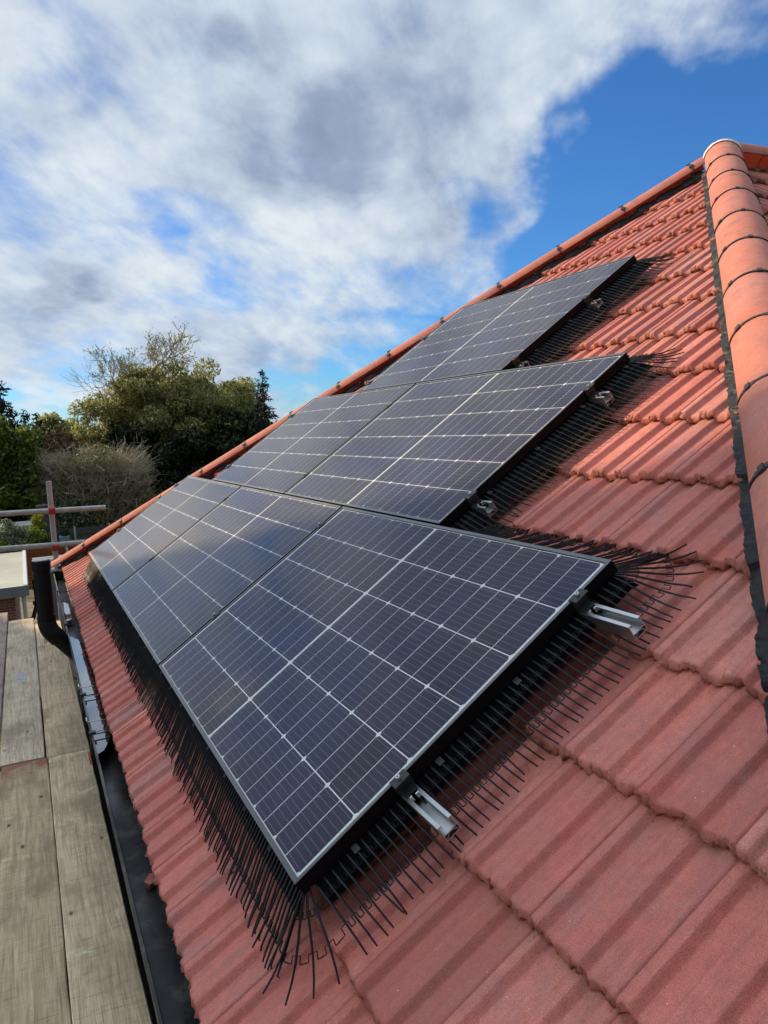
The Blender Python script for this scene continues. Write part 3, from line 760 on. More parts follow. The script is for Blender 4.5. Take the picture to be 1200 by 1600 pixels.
# ------------------------------------------------------------------ solar panels
PW, PH = 1.755, 1.038
def build_panel():
    root = empty('solar_panel')
    fw, fl, fh = 0.0095, 0.012, 0.035
    t = MB()
    t.box(-PW, 0, -0.0016, 0, fl, 0); t.box(-PW, PH - fl, -0.0016, 0, PH, 0)
    t.box(-PW, fl, -0.0016, -PW + fw, PH - fl, 0); t.box(-fw, fl, -0.0016, 0, PH - fl, 0)
    f = t.build('frame', FRAME_SKYLIT, root, True)
    s = MB()
    s.box(-PW, 0, -fh, 0, 0.0025, -0.0016); s.box(-PW, PH - 0.0025, -fh, 0, PH, -0.0016)
    s.box(-PW, 0.0025, -fh, -PW + 0.0025, PH - 0.0025, -0.0016); s.box(-0.0025, 0.0025, -fh, 0, PH - 0.0025, -0.0016)
    s.box(-PW + .0025, .0025, -fh, -.0025, .03, -fh + .002); s.box(-PW + .0025, PH - .03, -fh, -.0025, PH - .0025, -fh + .002)
    s.build('frame_side', FRAME_SHADED, root, True)
    b = MB(); b.box(-PW + fw - .001, fl - .001, -0.0085, -fw + .001, PH - fl + .001, -0.0055); b.build('backsheet', BACKSHEET, root, True)
    cm = MB(); rb = MB()
    cw, chh, pu, pv = 0.0817, 0.1654, 0.0849, 0.1686
    tot_v = 6 * pv - (pv - chh); v0 = (PH - tot_v) / 2
    half = 10 * pu; gap = 0.0105
    for hlf in (0, 1):
        xs = -PW / 2 + (gap / 2 if hlf else -gap / 2 - half) + (pu - cw) / 2
        for i in range(10):
            x0 = xs + i * pu; x1 = x0 + cw
            for j in range(6):
                y0 = v0 + j * pv; y1 = y0 + chh; c = 0.0085; z = -0.0050
                odd = (i % 2 == 0)
                if odd: p = [(x0 + c*.75, y0), (x1, y0), (x1, y1), (x0 + c*.75, y1), (x0, y1 - c), (x0, y0 + c)]
                else: p = [(x0, y0), (x1 - c*.75, y0), (x1, y0 + c), (x1, y1 - c), (x1 - c*.75, y1), (x0, y1)]
                cm.add([(a, b_, z) for a, b_ in p], [tuple(range(6))])
        for j in range(6):
            for q in range(9):
                y = v0 + j * pv + chh * (q + .5) / 9
                rb.add([(xs - .001, y - .00055, -.0046), (xs + 10 * pu, y - .00055, -.0046), (xs + 10 * pu, y + .00055, -.0046), (xs - .001, y + .00055, -.0046)], [(0, 1, 2, 3)])
    cm.build('solar_cells', CELL, root, True); rb.build('cell_ribbons', RIBBON, root, True)
    g = MB(); g.add([(-PW + fw - .0005, fl - .0005, -.0018), (-fw + .0005, fl - .0005, -.0018), (-fw + .0005, PH - fl + .0005, -.0018), (-PW + fw - .0005, PH - fl + .0005, -.0018)], [(0, 1, 2, 3)])
    g.build('glass', GLASS, root, True)
    return root
def copy_tree(o, parent=None):
    c = o.copy(); C.objects.link(c); c.parent = parent
    for ch in o.children: copy_tree(ch, c)
    return c
ROWS = [(0.0, 0.0), (0.8857, 1.0475), (1.7636, 2.095)]
slots = [(0, 0, 'nearest solar panel in the foreground, largest, at the near end of the bottom row'),
         (0, 1, 'middle solar panel of the bottom row of three above the gutter'),
         (0, 2, 'farthest solar panel of the bottom row, next to the lower end of the far hip'),
         (1, 0, 'near solar panel of the middle row of two, above the foreground panel'),
         (1, 1, 'far solar panel of the middle row of two, touching the skyline hip'),
         (2, 0, 'single solar panel forming the top row, highest on the roof')]
proto = build_panel()
for i, (r, c_, lab) in enumerate(slots):
    o = proto if i == 0 else copy_tree(proto)
    u = ROWS[r][0] + c_ * (PW + 0.02); v = ROWS[r][1]
    o.location = P(u, v, 0.0); o.rotation_euler = ROOF_EULER
    tag(o, lab, 'solar panel', 'solar panels mounted on the red tile roof')

# ------------------------------------------------------------------ mounting rails with clamps
def channel_profile():
    w = 0.020; t = 0.0022
    return [(-w, 0), (w, 0), (w, .040), (w - .008, .040), (w - .008, .034), (w - .0105, .034), (w - .0105, .040 - t * 0 - .002), (w - .0055, .0375), (w - t, .0375), (w - t, .016), (w - t, .0145), (-w + t, .0145), (-w + t, .016), (-w + t, .0375), (-w + .0055, .0375), (-w + .0105, .038), (-w + .0105, .034), (-w + .008, .034), (-w + .008, .040), (-w, .040)]
def rail(u0, u1, v, mids, label):
    root = empty('mounting_rail', P(u0, v, -0.077), ROOF_EULER, label, 'rail', 'aluminium rails under the solar panels')
    L = u1 - u0; m = MB()
    w = .020; t = .0022; H = .040
    def bar(y0, z0, y1, z1, x0=0.0): m.box(-L, y0, z0, -x0, y1, z1)
    bar(-w, 0, w, t); bar(-w, t, -w + t, H); bar(w - t, t, w, H)
    bar(-w + t, .0135, w - t, .0155)                      # inner web
    bar(-w + t, H - t, -w + .009, H); bar(w - .009, H - t, w - t, H)
    bar(-w + .0075, H - .008, -w + .009, H - t); bar(w - .009, H - .008, w - .0075, H - t)
    m.build('channel', ALU, root, True, bevel=0.0)
    # curved seam seen in the open end
    a = MB(); pts = [(-0.002, -w + .004 + (2 * w - .008) * i / 8, .0030 + .009 * math.sin(math.pi * i / 8)) for i in range(9)]
    a.tube(pts, .0009, 5); a.build('end_seam', ALU, root, True)
    def bolt(p, x, z):
        b = MB(); b.tube([(x, 0, z), (x, 0, z + .006)], .0062, 16); b.tube([(x, 0, z + .006), (x, 0, z + .0085)], [.0062, .0052], 16, True)
        o = b.build('bolt', STEEL, None); o.parent = p
        s_ = MB(); s_.tube([(x, 0, z + .0086), (x, 0, z + .0088)], .0028, 6); q = s_.build('bolt_socket', CLAMP, None); q.parent = p
    for mm_ in mids:
        x = -(mm_ - u0); k_ = MB()
        if mm_ == mids[0]:      # near end clamp: block beside the frame with a lip over it
            k_.box(x + .001, -.022, .0425, x + .005, .022, .0775); k_.box(x + .001, -.022, .0775, x + .024, .022, .0805); k_.box(x - .008, -.022, .0778, x + .001, .022, .0805)
            k_.box(x + .004, -.018, .0435, x + .028, .018, .046)
            cl_ = k_.build('end_clamp', CLAMP, root, True, bevel=.0008); bolt(cl_, x + .009, .080)
            nut = MB(); nut.box(x + .014, -.012, .030, x + .034, -.004, .044); nut.box(x + .020, .003, .028, x + .036, .013, .042); nb = nut.build('spring_nut', STEEL, None, bevel=.001); nb.parent = cl_
        else:
            k_.box(x - .018, -.022, .0778, x + .018, .022, .0805); k_.box(x - .006, -.02, .043, x + .006, .02, .0778)
            cl_ = k_.build('mid_clamp', CLAMP, root, True, bevel=.0008); bolt(cl_, x, .0805)
    # roof hooks carrying the rail
    for hk in np.arange(0.30, L - .1, 0.88):
        h = MB(); h.box(-hk - .015, -.030, -.045, -hk + .015, -.022, .03); h.box(-hk - .015, -.030, -.048, -hk + .015, .12, -.043); h.build('roof_hook', ALU, root, True)
    return root
W1 = PW + .02
R1 = [0.0, W1 - .01, 2 * W1 - .01, 3 * W1 - .02]
rail(-0.165, 5.40, 0.303, R1, 'lower aluminium rail of the bottom panel row, open end nearest the camera')
rail(-0.172, 5.40, 0.905, R1, 'upper aluminium rail of the bottom panel row, open end by the fanned bristles')
R2 = [.8857 + x for x in (0.0, W1 - .01, 2 * W1 - .02)]
rail(0.800, 4.50, 1.205, R2, 'lower aluminium rail of the middle panel row, just above the foreground panel')
rail(0.806, 4.50, 1.853, R2, 'upper aluminium rail of the middle panel row')
R3 = [1.7636 + x for x in (0.0, PW)]
rail(1.705, 3.60, 2.19, R3, 'lower aluminium rail of the single top panel')
rail(1.692, 3.60, 2.735, R3, 'upper aluminium rail of the single top panel, highest rail end')

# ------------------------------------------------------------------ bristle guards round the panels
def guard(name, runs, label, reach=0.178, lean=0.0, pitch=0.0212, seed=0, drop=0.0, wild=1.0, clips=True, wire=.0014, shade_skirt=1.0):
    """runs: list of (u, v, out_u, out_v) bristle roots"""
    g = random.Random(seed); root = empty(name, P(runs[0][0], runs[0][1], -.11), ROOF_EULER, label, 'bird guard', 'black bristle guards around the solar panels')
    B = MB(); S = MB(); K = MB()
    along_pts = []
    prev = None
    for i, (u, v, ou, ov) in enumerate(runs):
        tu_, tv_ = -ov, ou          # along the edge
        ln = lean + g.gauss(0, .006) * wild; rc = reach * (1 + g.gauss(0, .035) * wild) - (0.02 if g.random() < .03 else 0)
        sag = g.gauss(0, .002)
        prof = [(-.012, -.037, 0), (.010, -.043, 0), (.040, -.056, .05), (.075, -.074, .15), (.110, -.090, .35), (.145, -.101, .65), (rc, -.1075, 1.0)]
        pts = []
        for o_, d_, l_ in prof:
            l_ = (max(o_, 0) / rc) ** 1.8
            uu = u + ou * o_ + tu_ * ln * l_; vv = v + ov * o_ + tv_ * ln * l_
            dd = d_ + sag * l_ - drop * l_
            dd = max(dd, -0.1405 + 0.026 * (1 - ((vv - EAVE_V) / GAUGE) % 1.0) + 0.002)
            pts.append(P(uu, vv, dd))
        B.tube(pts, [.0031, .0031, .0030, .0029, .0027, .0024, .0020], 5, True)
        along_pts.append((pts, u, v, ou, ov))
    for lvl, amp in ((1.6, .011), (3.7, .012)):
        S = MB()
        for a, b in zip(along_pts[:-1], along_pts[1:]):
            def at(ptl, x):
                i0 = int(x); f_ = x - i0; return ptl[i0] * (1 - f_) + ptl[i0 + 1] * f_
            pa, pb = at(a[0], lvl), at(b[0], lvl); pa2, pb2 = at(a[0], lvl + .42), at(b[0], lvl + .42)
            def mx(f_, top): return (pa * (1 - f_) + pb * f_) if not top else (pa2 * (1 - f_) + pb2 * f_)
            S.tube([mx(0, 0), mx(.26, 0), mx(.26, .8), mx(.38, 1), mx(.62, 1), mx(.74, 1), mx(.74, 0), mx(1, 0)], wire, 4, False)
        S.build('link_strip', GUARD, root)
    if clips:
        for i in range(9, len(along_pts) - 6, 12):
            pts, u, v, ou, ov = along_pts[i]
            o_ = P(u + ou * .004, v + ov * .004, -.040); tv = P(-ov, ou) * .008; out = P(ou, ov)
            K = MB(); K.obox(o_ - tv, tv * 2, out * .018 - N * .006, N * .003); K.build('clip', GUARD_CLIP, root)
    K2 = MB(); ring = []  # solid black strip: bristle base, widened to stand in for panel shadow
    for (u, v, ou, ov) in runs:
        ring.append([P(u + ou * o_ * shade_skirt, v + ov * o_ * shade_skirt, d_ - .010 * (shade_skirt - 1) * o_ / .046) for o_, d_ in ((-.006, -.0362), (.008, -.0475), (.022, -.0555), (.036, -.063), (.046, -.071))])
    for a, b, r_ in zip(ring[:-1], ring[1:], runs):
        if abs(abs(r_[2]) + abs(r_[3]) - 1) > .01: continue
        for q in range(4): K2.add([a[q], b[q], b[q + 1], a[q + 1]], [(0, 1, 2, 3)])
    K2.build('skirt', SHADE_SKIRT, root)
    B.build('bristles', GUARD, root)
    return root
def straight(u0, v0, u1, v1, ou, ov, pitch=0.0212):
    L = math.hypot(u1 - u0, v1 - v0); n = int(L / pitch)
    return [(u0 + (u1 - u0) * (i + .5) / n, v0 + (v1 - v0) * (i + .5) / n, ou, ov) for i in range(n)]
def fan(u, v, a0, a1, n, r=0.01):
    out = []
    for i in range(n):
        a = math.radians(a0 + (a1 - a0) * (i + .5) / n)
        out.append((u + r * math.cos(a), v + r * math.sin(a), math.cos(a), math.sin(a)))
    return out
e1 = 3 * PW + .04
guard('bird_guard', straight(e1, 0.004, 0.0, 0.004, 0, -1, .0185), 'long black bristle guard hanging along the lower edge of the bottom panel row', reach=.158, lean=-.035, seed=1, wild=1.3, wire=.0017)
guard('bird_guard', fan(.020, .020, -98, -172, 4, .030) + straight(0.004, .02, 0.004, 1.03, -1, 0) + fan(.022, 1.02, -186, -262, 6, .032),
      'black bristle guard down the near end of the foreground panel, splayed at both corners', reach=.182, seed=2, wild=.55)
guard('bird_guard', straight(0.0, 1.034, .86, 1.034, 0, 1), 'black bristle guard poking out above the upper edge of the foreground panel', reach=.13, seed=3, wild=1.6, lean=.02)
u2, v2 = ROWS[1]
guard('bird_guard', straight(u2 + .004, v2 + .02, u2 + .004, v2 + 1.03, -1, 0) + fan(u2 + .022, v2 + 1.02, -186, -255, 6, .032), 'black bristle guard along the near end of the middle panel row', reach=.176, seed=4, wild=.8, shade_skirt=1.9)
guard('bird_guard', straight(u2, v2 + 1.034, u2 + .86, v2 + 1.034, 0, 1), 'black bristle guard above the upper edge of the middle panel row', reach=.12, seed=5, wild=1.5)
u3, v3 = ROWS[2]
guard('bird_guard', straight(u3 + .004, v3 + .02, u3 + .004, v3 + 1.03, -1, 0) + fan(u3 + .022, v3 + 1.02, -186, -255, 6, .032), 'black bristle guard along the near end of the top panel', reach=.176, seed=6, wild=.8, shade_skirt=1.9)
guard('bird_guard', straight(u3, v3 + 1.034, u3 + PW, v3 + 1.034, 0, 1), 'black bristle guard above the upper edge of the top panel', reach=.11, seed=7, wild=1.5)

# ------------------------------------------------------------------ scaffold boards
ZD = -0.90
def board(name, x0, x1, y0, y1, mat, label, tilt=0.0, z=ZD):
    w = x1 - x0; L = y1 - y0; m = MB(); g = random.Random(int(abs(x0 * 1000) + abs(y0 * 100)))
    n = int(L / .12) + 1; vs, fs = [], []
    for i in range(n + 1):
        y = L * i / n - L; e = .003 * fbm(i * .7, x0 * 9, 2); f_ = .004 * fbm(i * .6, x0 * 5, 7); cup = .002
        ring = [(0 + e, 0), (w + f_, 0), (w + f_, -.004), (w + f_ - .002, -.036), (e + .002, -.036), (e, -.004)]
        ring = [(e + .004, 0), (w * .5, cup), (w + f_ - .004, 0), (w + f_, -.005), (w + f_, -.034), (e, -.034), (e, -.005)]
        for a, b_ in ring: vs.append((a, y, b_))
    r = 7
    for i in range(n):
        for j in range(r): fs.append((i*r+j, i*r+(j+1) % r, (i+1)*r+(j+1) % r, (i+1)*r+j))
    fs.append(tuple(range(r - 1, -1, -1))); fs.append(tuple(n*r + j for j in range(r)))
    o = mesh_obj(name, vs, fs, mat); o.location = (x0, y1, z); o.rotation_euler = (0, 0, tilt)
    tag(o, label, 'scaffold board', 'scaffold boards of the walkway beside the gutter'); return o
board('scaffold_board', -0.455, -0.228, -2.2, 3.335, WOOD_PALE, 'pale grey wooden scaffold board nearest the gutter, in the foreground', z=ZD + .004)
board('scaffold_board', -0.703, -0.458, -2.2, 3.345, WOOD_BROWN, 'brown wooden scaffold board with a red stained end, left of the pale foreground board', z=ZD)
board('scaffold_board', -0.955, -0.712, -2.2, 3.42, WOOD_GREY, 'grey scaffold board at the left edge of the foreground')
board('scaffold_board', -0.462, -0.225, 3.352, 7.05, WOOD_PALE, 'far scaffold board running under the black pipe next to the gutter')
board('scaffold_board', -0.712, -0.472, 3.365, 7.36, WOOD_GREY, 'far grey scaffold board with a white splash, left of the pipe')
board('scaffold_board', -0.965, -0.722, 3.44, 7.85, WOOD_PINK, 'pinkish far scaffold board at the left edge of the picture')
board('scaffold_board', -1.215, -0.975, 3.44, 7.6, WOOD_GREY, 'outer far scaffold board left of the pinkish one')
pm = MB(); vs = []; n = 22
for i in range(n):
    a = 2 * math.pi * i / n; r = 1 + .35 * fbm(math.cos(a) * 1.5, math.sin(a) * 1.5, 3)
    vs.append((.055 * r * math.cos(a), .15 * r * math.sin(a), 0))
pm.add(vs, [tuple(range(n))]); po = pm.build('paint_splash', simple('dried_splash', (0.42, 0.40, 0.37), .8, var=.35, scale=40)); po.location = (-.60, 5.15, ZD + .0035); tag(po, 'dried whitish splash on the far grey scaffold board', 'splash')
rs = MB(); rs.box(0, 0, 0, .012, .20, .001)
ro = rs.build('paint_mark', simple('red_paint', (0.42, 0.09, 0.06), .8, var=.4, scale=60)); ro.location = (-0.2420, 3.08, ZD + .0052); tag(ro, 'red paint mark on the edge of the pale foreground board', 'paint mark')

# ------------------------------------------------------------------ scaffold tubes
YS = 7.45
sc = empty('scaffold', (-0.20, YS, GROUND), None, 'galvanised scaffold upright with two guard rails and red couplers at the roof corner', 'scaffold')
pt = at_y(76, 752, YS); pb_ = at_y(88, 878, YS)
m = MB(); d_ = (pb_ - pt) / (pb_[2] - pt[2]); m.tube([tuple(pt), tuple(pt + d_ * (GROUND - pt[2]))], .0275, 20); m.build('upright', GALV, sc)
a1, a2 = at_y(165, 793, YS - .055), at_y(0, 803, YS - .055)
m = MB(); dd = (a2 - a1) / (a2[0] - a1[0]); m.tube([tuple(a1), tuple(a1 + dd * -3.2)], .028, 20); m.build('guard_rail', GALV, sc)
b1, b2 = at_y(140, 847.5, YS - .055), at_y(0, 858, YS - .055)
m = MB(); dd = (b2 - b1) / (b2[0] - b1[0]); m.tube([tuple(b1 + dd * .25), tuple(b1 + dd * -3.2)], .029, 20); m.build('guard_rail', GALV, sc)
for (px_, py_) in ((80.5, 797), (86, 854)):
    c_ = at_y(px_, py_, YS - .03); m = MB()
    m.tube([(c_[0], c_[1], c_[2] - .042), (c_[0], c_[1], c_[2] + .03)], .037, 14); m.tube([(c_[0] - .03, c_[1] - .03, c_[2]), (c_[0] + .034, c_[1] - .03, c_[2])], .037, 14)
    m.tube([(c_[0] + .01, c_[1] - .09, c_[2] + .01), (c_[0] + .01, c_[1] - .03, c_[2] + .01)], .012, 8)
    cp_ = m.build('coupler', RED_COUPLER, sc)
    n_ = MB(); n_.tube([(c_[0] + .01, c_[1] - .085, c_[2] + .045), (c_[0] + .01, c_[1] - .07, c_[2] + .045)], .011, 6); adopt(n_.build('nut', STEEL), cp_)

# ------------------------------------------------------------------ ground, neighbour, fences
def make_ground():
    m, t, b, o = material('garden_ground')
    p = t.new('ShaderNodeNewGeometry').outputs['Position']
    n = t.noise(p, .35, 6, .6); n2 = t.noise(p, 9, 6, .7)
    col = t.ramp(n, [(0.40, (0.13, 0.10, 0.065)), (0.52, (0.075, 0.10, 0.03)), (0.7, (0.05, 0.085, 0.02))])
    col = t.mix(t.ramp(n2, [(0.3, .6), (.6, 0.)]), col, (0.04, 0.04, 0.025))
    t.link(col, b.inputs['Base Color']); b.inputs['Roughness'].default_value = .95
    t.link(t.bump(n2, .5, .05), b.inputs['Normal'])
    return m
gm = MB(); gm.add([(-900, -500, GROUND), (900, -500, GROUND), (900, 2000, GROUND), (-900, 2000, GROUND)], [(0, 1, 2, 3)])
tag(gm.build('ground', make_ground()), kind='structure')
pv = MB(); pv.box(-14, -4, GROUND + .004, 0.14, 33.0, GROUND + .03)
tag(pv.build('patio', simple('brown_paving', (0.17, 0.135, 0.095), .9, var=.35, scale=1.5)), kind='structure')
ex = empty('house_extension', (-4, 25, GROUND), None, 'brick single storey extension with flat grey green felt roof beyond the scaffold', 'building')
def make_felt_roof():
    m, t, b, o = material('flat_roof_felt')
    p = t.new('ShaderNodeNewGeometry').outputs['Position']
    n = t.noise(p, .6, 6, .65); n2 = t.noise(t.mapping(p, (.25, 1, 1)), 3, 4, .6)
    col = t.ramp(n, [(0.3, (0.26, 0.275, 0.235)), (0.6, (0.36, 0.37, 0.32)), (.8, (.44, .44, .39))])
    col = t.mix(t.ramp(n2, [(.62, 0.), (.72, .6)]), col, (0.17, 0.14, 0.11))
    t.link(col, b.inputs['Base Color']); b.inputs['Roughness'].default_value = .8
    return m
m = MB(); m.box(-9, 21.2, -3.02, -.62, 28.5, -2.90); m.build('flat_roof', make_felt_roof(), ex)
EDGE = simple('pale_edge_trim', (.52, .54, .52), .5, var=.1, scale=6)
m = MB(); m.box(-.70, 21.2, -2.90, -.60, 28.5, -2.86); m.box(-9, 21.16, -2.90, -.60, 21.26, -2.875); m.build('roof_edge', EDGE, ex)
m = MB(); m.box(-9, 21.14, -3.16, -.60, 21.20, -2.885); m.box(-.62, 21.2, -3.16, -.58, 28.5, -2.89); m.build('fascia', simple('grey_fascia', (.20, .23, .24), .5, var=.2), ex)
m = MB(); m.box(-9, 21.45, GROUND, -.95, 28.3, -3.02); m.build('wall', BRICK, ex)
m = MB(); m.box(-2.2, 21.40, -3.62, -1.50, 21.455, -3.53); m.build('lintel', EDGE, ex)
m = MB(); m.box(-2.6, 21.41, -5.3, -1.62, 21.452, -3.63); dr = m.build('door', simple('dark_maroon_door', (.07, .02, .025), .4, var=.2), ex)
hm = MB(); hm.box(-1.72, 21.36, -4.55, -1.69, 21.41, -4.45); adopt(hm.build('handle', STEEL), dr)
m = MB(); pts = [(-.72, 21.35, -3.14), (-.72, 21.33, -4.6), (-.66, 21.3, -5.0), (-.60, 21.3, -5.5)]; m.tube(pts, .055, 10); m.build('downpipe', EDGE, ex)
m = MB(); m.tube([(-.42, 23.2, -3.1), (-.40, 23.1, -3.45), (-.40, 23.1, -3.75)], .07, 10); m.tube([(-.40, 23.1, -3.70), (-.40, 23.1, -3.80)], .13, 10); m.tube([(-.40, 23.1, -3.75), (-.55, 22.9, -4.15), (-.85, 22.9, -4.25)], .06, 10); m.build('soil_pipe', PIPE_BLACK, ex)
# garden steps: pale edged slabs seen between pipe and gutter
stp = empty('garden_steps', (.2, 32, GROUND), None, 'grey garden steps with pale edges beyond the black vent pipe', 'steps')
for i, (py_, Y) in enumerate(((878, 31.0), (886, 30.0), (894, 29.0))):
    a = at_y(44, py_, Y); b_ = at_y(86, py_, Y)
    m = MB(); m.box(a[0] + .15, Y, GROUND, b_[0] + .3, Y + 1.0, a[2]); s_ = m.build('step', simple('grey_slab', (.16, .18, .20), .8, var=.2, scale=3), stp)
    m = MB(); m.box(a[0] + .15, Y - .03, a[2] - .10, b_[0] + .3, Y - .001, a[2] + .01); adopt(m.build('step_edge', EDGE), s_)

def fence(name, p0, p1, h, mat, bay, label, horiz=False, zb=GROUND, rails=False):
    p0, p1 = np.array(p0, float), np.array(p1, float); L = np.linalg.norm(p1 - p0); ax = (p1 - p0) / L; nx = np.array([-ax[1], ax[0], 0])
    root = empty(name, (p0[0], p0[1], zb), None, label, 'fence')
    nb = max(1, int(round(L / bay)))
    for i in range(nb):
        a = p0 + ax * (L * i / nb); m = MB(); w = L / nb
        if horiz:
            k_ = int(h / .13)
            for j in range(k_):
                o_ = np.array([a[0], a[1], zb + j * h / k_]) + nx * (.012 * (j % 2)); m.obox(o_ + ax * .05, ax * (w - .1), nx * .02, (0, 0, h / k_ - .012))
            for f_ in (0.02, .34, .66): m.obox(np.array([a[0], a[1], zb]) + ax * (f_ * w) - nx * .04, ax * .05, nx * .03, (0, 0, h))
        else:
            k_ = int(w / .11)
            for j in range(k_):
                o_ = np.array([a[0], a[1], zb]) + ax * (j * w / k_) + nx * (.012 * (j % 2)); m.obox(o_, ax * (w / k_ - .012), nx * .018, (0, 0, h - rnd.uniform(0, .03)))
            for z_ in (.35, h - .35) if rails else (): m.obox(np.array([a[0], a[1], zb + z_]) - nx * .05, ax * w, nx * .045, (0, 0, .07))
        m.build('fence_panel', mat, root)
    for i in range(nb + 1):
        a = p0 + ax * (L * i / nb); m = MB(); m.obox(np.array([a[0], a[1], zb]) - ax * .05 - nx * .09, ax * .1, nx * .1, (0, 0, h + .06)); m.build('post', EDGE if not horiz else mat, root)
    return root
fg0, fg1 = at_y(-60, 830, 43.5), at_y(205, 818, 43.5)
fence('garden_fence', (fg0[0], 43.5, 0), (fg1[0] + 6, 43.5, 0), 1.72, WOOD_FENCE_G, 1.83, 'grey weathered boarded garden fence with pale posts in front of the trees', rails=True)
fo0, fo1 = at_y(36, 860, 36.0), at_y(180, 850, 36.0)
zt = at_y(60, 852, 36.0)[2]
fence('garden_fence', (fo0[0], 36.0, 0), (fo1[0] + 2, 36.0, 0), zt - GROUND, WOOD_FENCE_O, 1.83, 'orange brown panel fence seen below the lower scaffold rail', horiz=True)
# shed
a, b_ = at_y(-30, 822, 40.5), at_y(57, 818, 40.5); top_ = at_y(30, 822, 40.5)[2]
sh = empty('garden_shed', ((a[0] + b_[0]) / 2, 42, GROUND), None, 'low garden shed with flat grey green roof behind the shrubs at left', 'shed')
m = MB(); m.box(a[0], 40.5, top_ - .10, b_[0], 42.9, top_ + .0); m.build('roof', simple('shed_felt', (.26, .28, .26), .8, var=.2, scale=3), sh)
m = MB(); m.box(a[0], 40.42, top_ - .22, b_[0], 40.5, top_ - .06); m.build('fascia', simple('shed_trim', (.11, .12, .12), .7), sh)
m = MB(); m.box(a[0] + .2, 40.8, GROUND, b_[0] - .25, 42.7, top_ - .10); m.build('wall', simple('shed_wall', (.05, .055, .06), .8, var=.3, scale=4), sh)
c0 = at_y(80, 808, 42.6); c1 = at_y(56, 790, 42.6)
m = MB(); m.box(c1[0], 42.2, GROUND, c0[0], 43.0, c1[2]); wo = m.build('garden_store', simple('dark_grey_store', (.07, .075, .078), .7, var=.2, scale=3)); tag(wo, 'plain dark grey garden store behind the scaffold upright', 'store')
# teal planter
a = at_y(94, 847, 39.5); b_ = at_y(108, 837, 39.5)
pl = empty('planter', (a[0], 39.5, a[2]), None, 'turquoise rectangular planter with green plant in front of the grey fence', 'planter')
m = MB(); m.box(a[0], 39.3, a[2], b_[0], 39.7, b_[2]); m.box(a[0] - .02, 39.27, b_[2] - .05, b_[0] + .02, 39.73, b_[2] + .01); m.build('box', simple('turquoise_paint', (.17, .42, .44), .5, var=.1), pl)
m = MB(); m.box(a[0] - .6, 39.2, GROUND, b_[0] + 1.4, 39.8, a[2] - .004); tb = m.build('garden_table', simple('table_dark', (.10, .09, .08), .7)); tag(tb, 'dark low garden bench unit under the turquoise planter', 'bench')
# ring ornament at the orange fence
c_ = at_y(97, 861, 35.85); m = MB()
m.tube([(c_[0] + .22 * math.cos(t_), 35.85, c_[2] + .28 * math.sin(t_)) for t_ in np.linspace(-.4, 3.4, 14)], .05, 8, True)
tag(m.build('garden_ornament', simple('pale_ornament', (.55, .55, .54), .5)), 'pale curved ornament against the orange fence by the scaffold upright', 'ornament')

# ------------------------------------------------------------------ vegetation
def leaf_mat(name, dark, mid, lite, rough=.6, trans=.25):
    m, t, b, o = material(name)
    g = t.new('ShaderNodeNewGeometry')
    big = t.noise(g.outputs['Position'], .9, 4, .6)
    f_ = t.math('MULTIPLY_ADD', g.outputs['Random Per Island'], .7, t.math('MULTIPLY_ADD', big, .9, -.35))
    col = t.ramp(f_, [(.1, dark), (.5, mid), (.9, lite)])
    t.link(col, b.inputs['Base Color']); b.inputs['Roughness'].default_value = rough; b.inputs['Specular IOR Level'].default_value = .3
    tl = t.new('ShaderNodeBsdfTranslucent'); t.link(col, tl.inputs[0])
    mx = t.new('ShaderNodeMixShader'); mx.inputs[0].default_value = trans
    t.link(b.outputs[0], mx.inputs[1]); t.link(tl.outputs[0], mx.inputs[2]); t.link(mx.outputs[0], o.inputs[0])
    return m
BARK = simple('bark', (.13, .11, .09), .9, var=.4, scale=3, bump=.5)
BARK_PALE = simple('pale_twigs', (.42, .38, .28), .9, var=.35, scale=1.5)
def leaves(centres, sig, n, size, seed, droop=0.0, asp=.55, flat=1.0):
    g = np.random.default_rng(seed); centres = np.asarray(centres, float); k_ = len(centres)
    sig = np.asarray(sig, float).reshape(-1, 1) if np.ndim(sig) else np.full((k_, 1), sig)
    w = sig[:, 0] ** 2; idx = g.choice(k_, n, p=w / w.sum())
    d = g.normal(0, 1, (n, 3)); r = np.linalg.norm(d, axis=1, keepdims=True); d = d / r * np.minimum(r, 1.9) ** .8
    d[:, 2] *= flat
    p = centres[idx] + d * sig[idx]
    a = g.normal(0, 1, (n, 3)); a[:, 2] -= droop; a /= np.linalg.norm(a, axis=1, keepdims=True)
    b_ = np.cross(a, g.normal(0, 1, (n, 3))); b_ /= np.linalg.norm(b_, axis=1, keepdims=True)
    s_ = size * g.uniform(.6, 1.4, (n, 1)); a *= s_; b_ *= s_ * asp
    V_ = np.stack([p - a, p + b_ * .8, p + a, p - b_ * .8], 1).reshape(-1, 3)
    Q_ = np.arange(n * 4).reshape(-1, 4)
    return V_, Q_
def clump_centres(c, rad, n, seed, lo=.25, zbias=0.0):
    g = np.random.default_rng(seed); out = []
    while len(out) < n:
        d = g.normal(0, 1, 3); d /= np.linalg.norm(d); r = g.uniform(lo, 1) ** .6
        p = d * r * np.array(rad) * (1 + .22 * mnoise.noise(Vector(tuple(d * 1.7 + seed))))
        out.append(np.array(c) + p)
    return np.array(out)
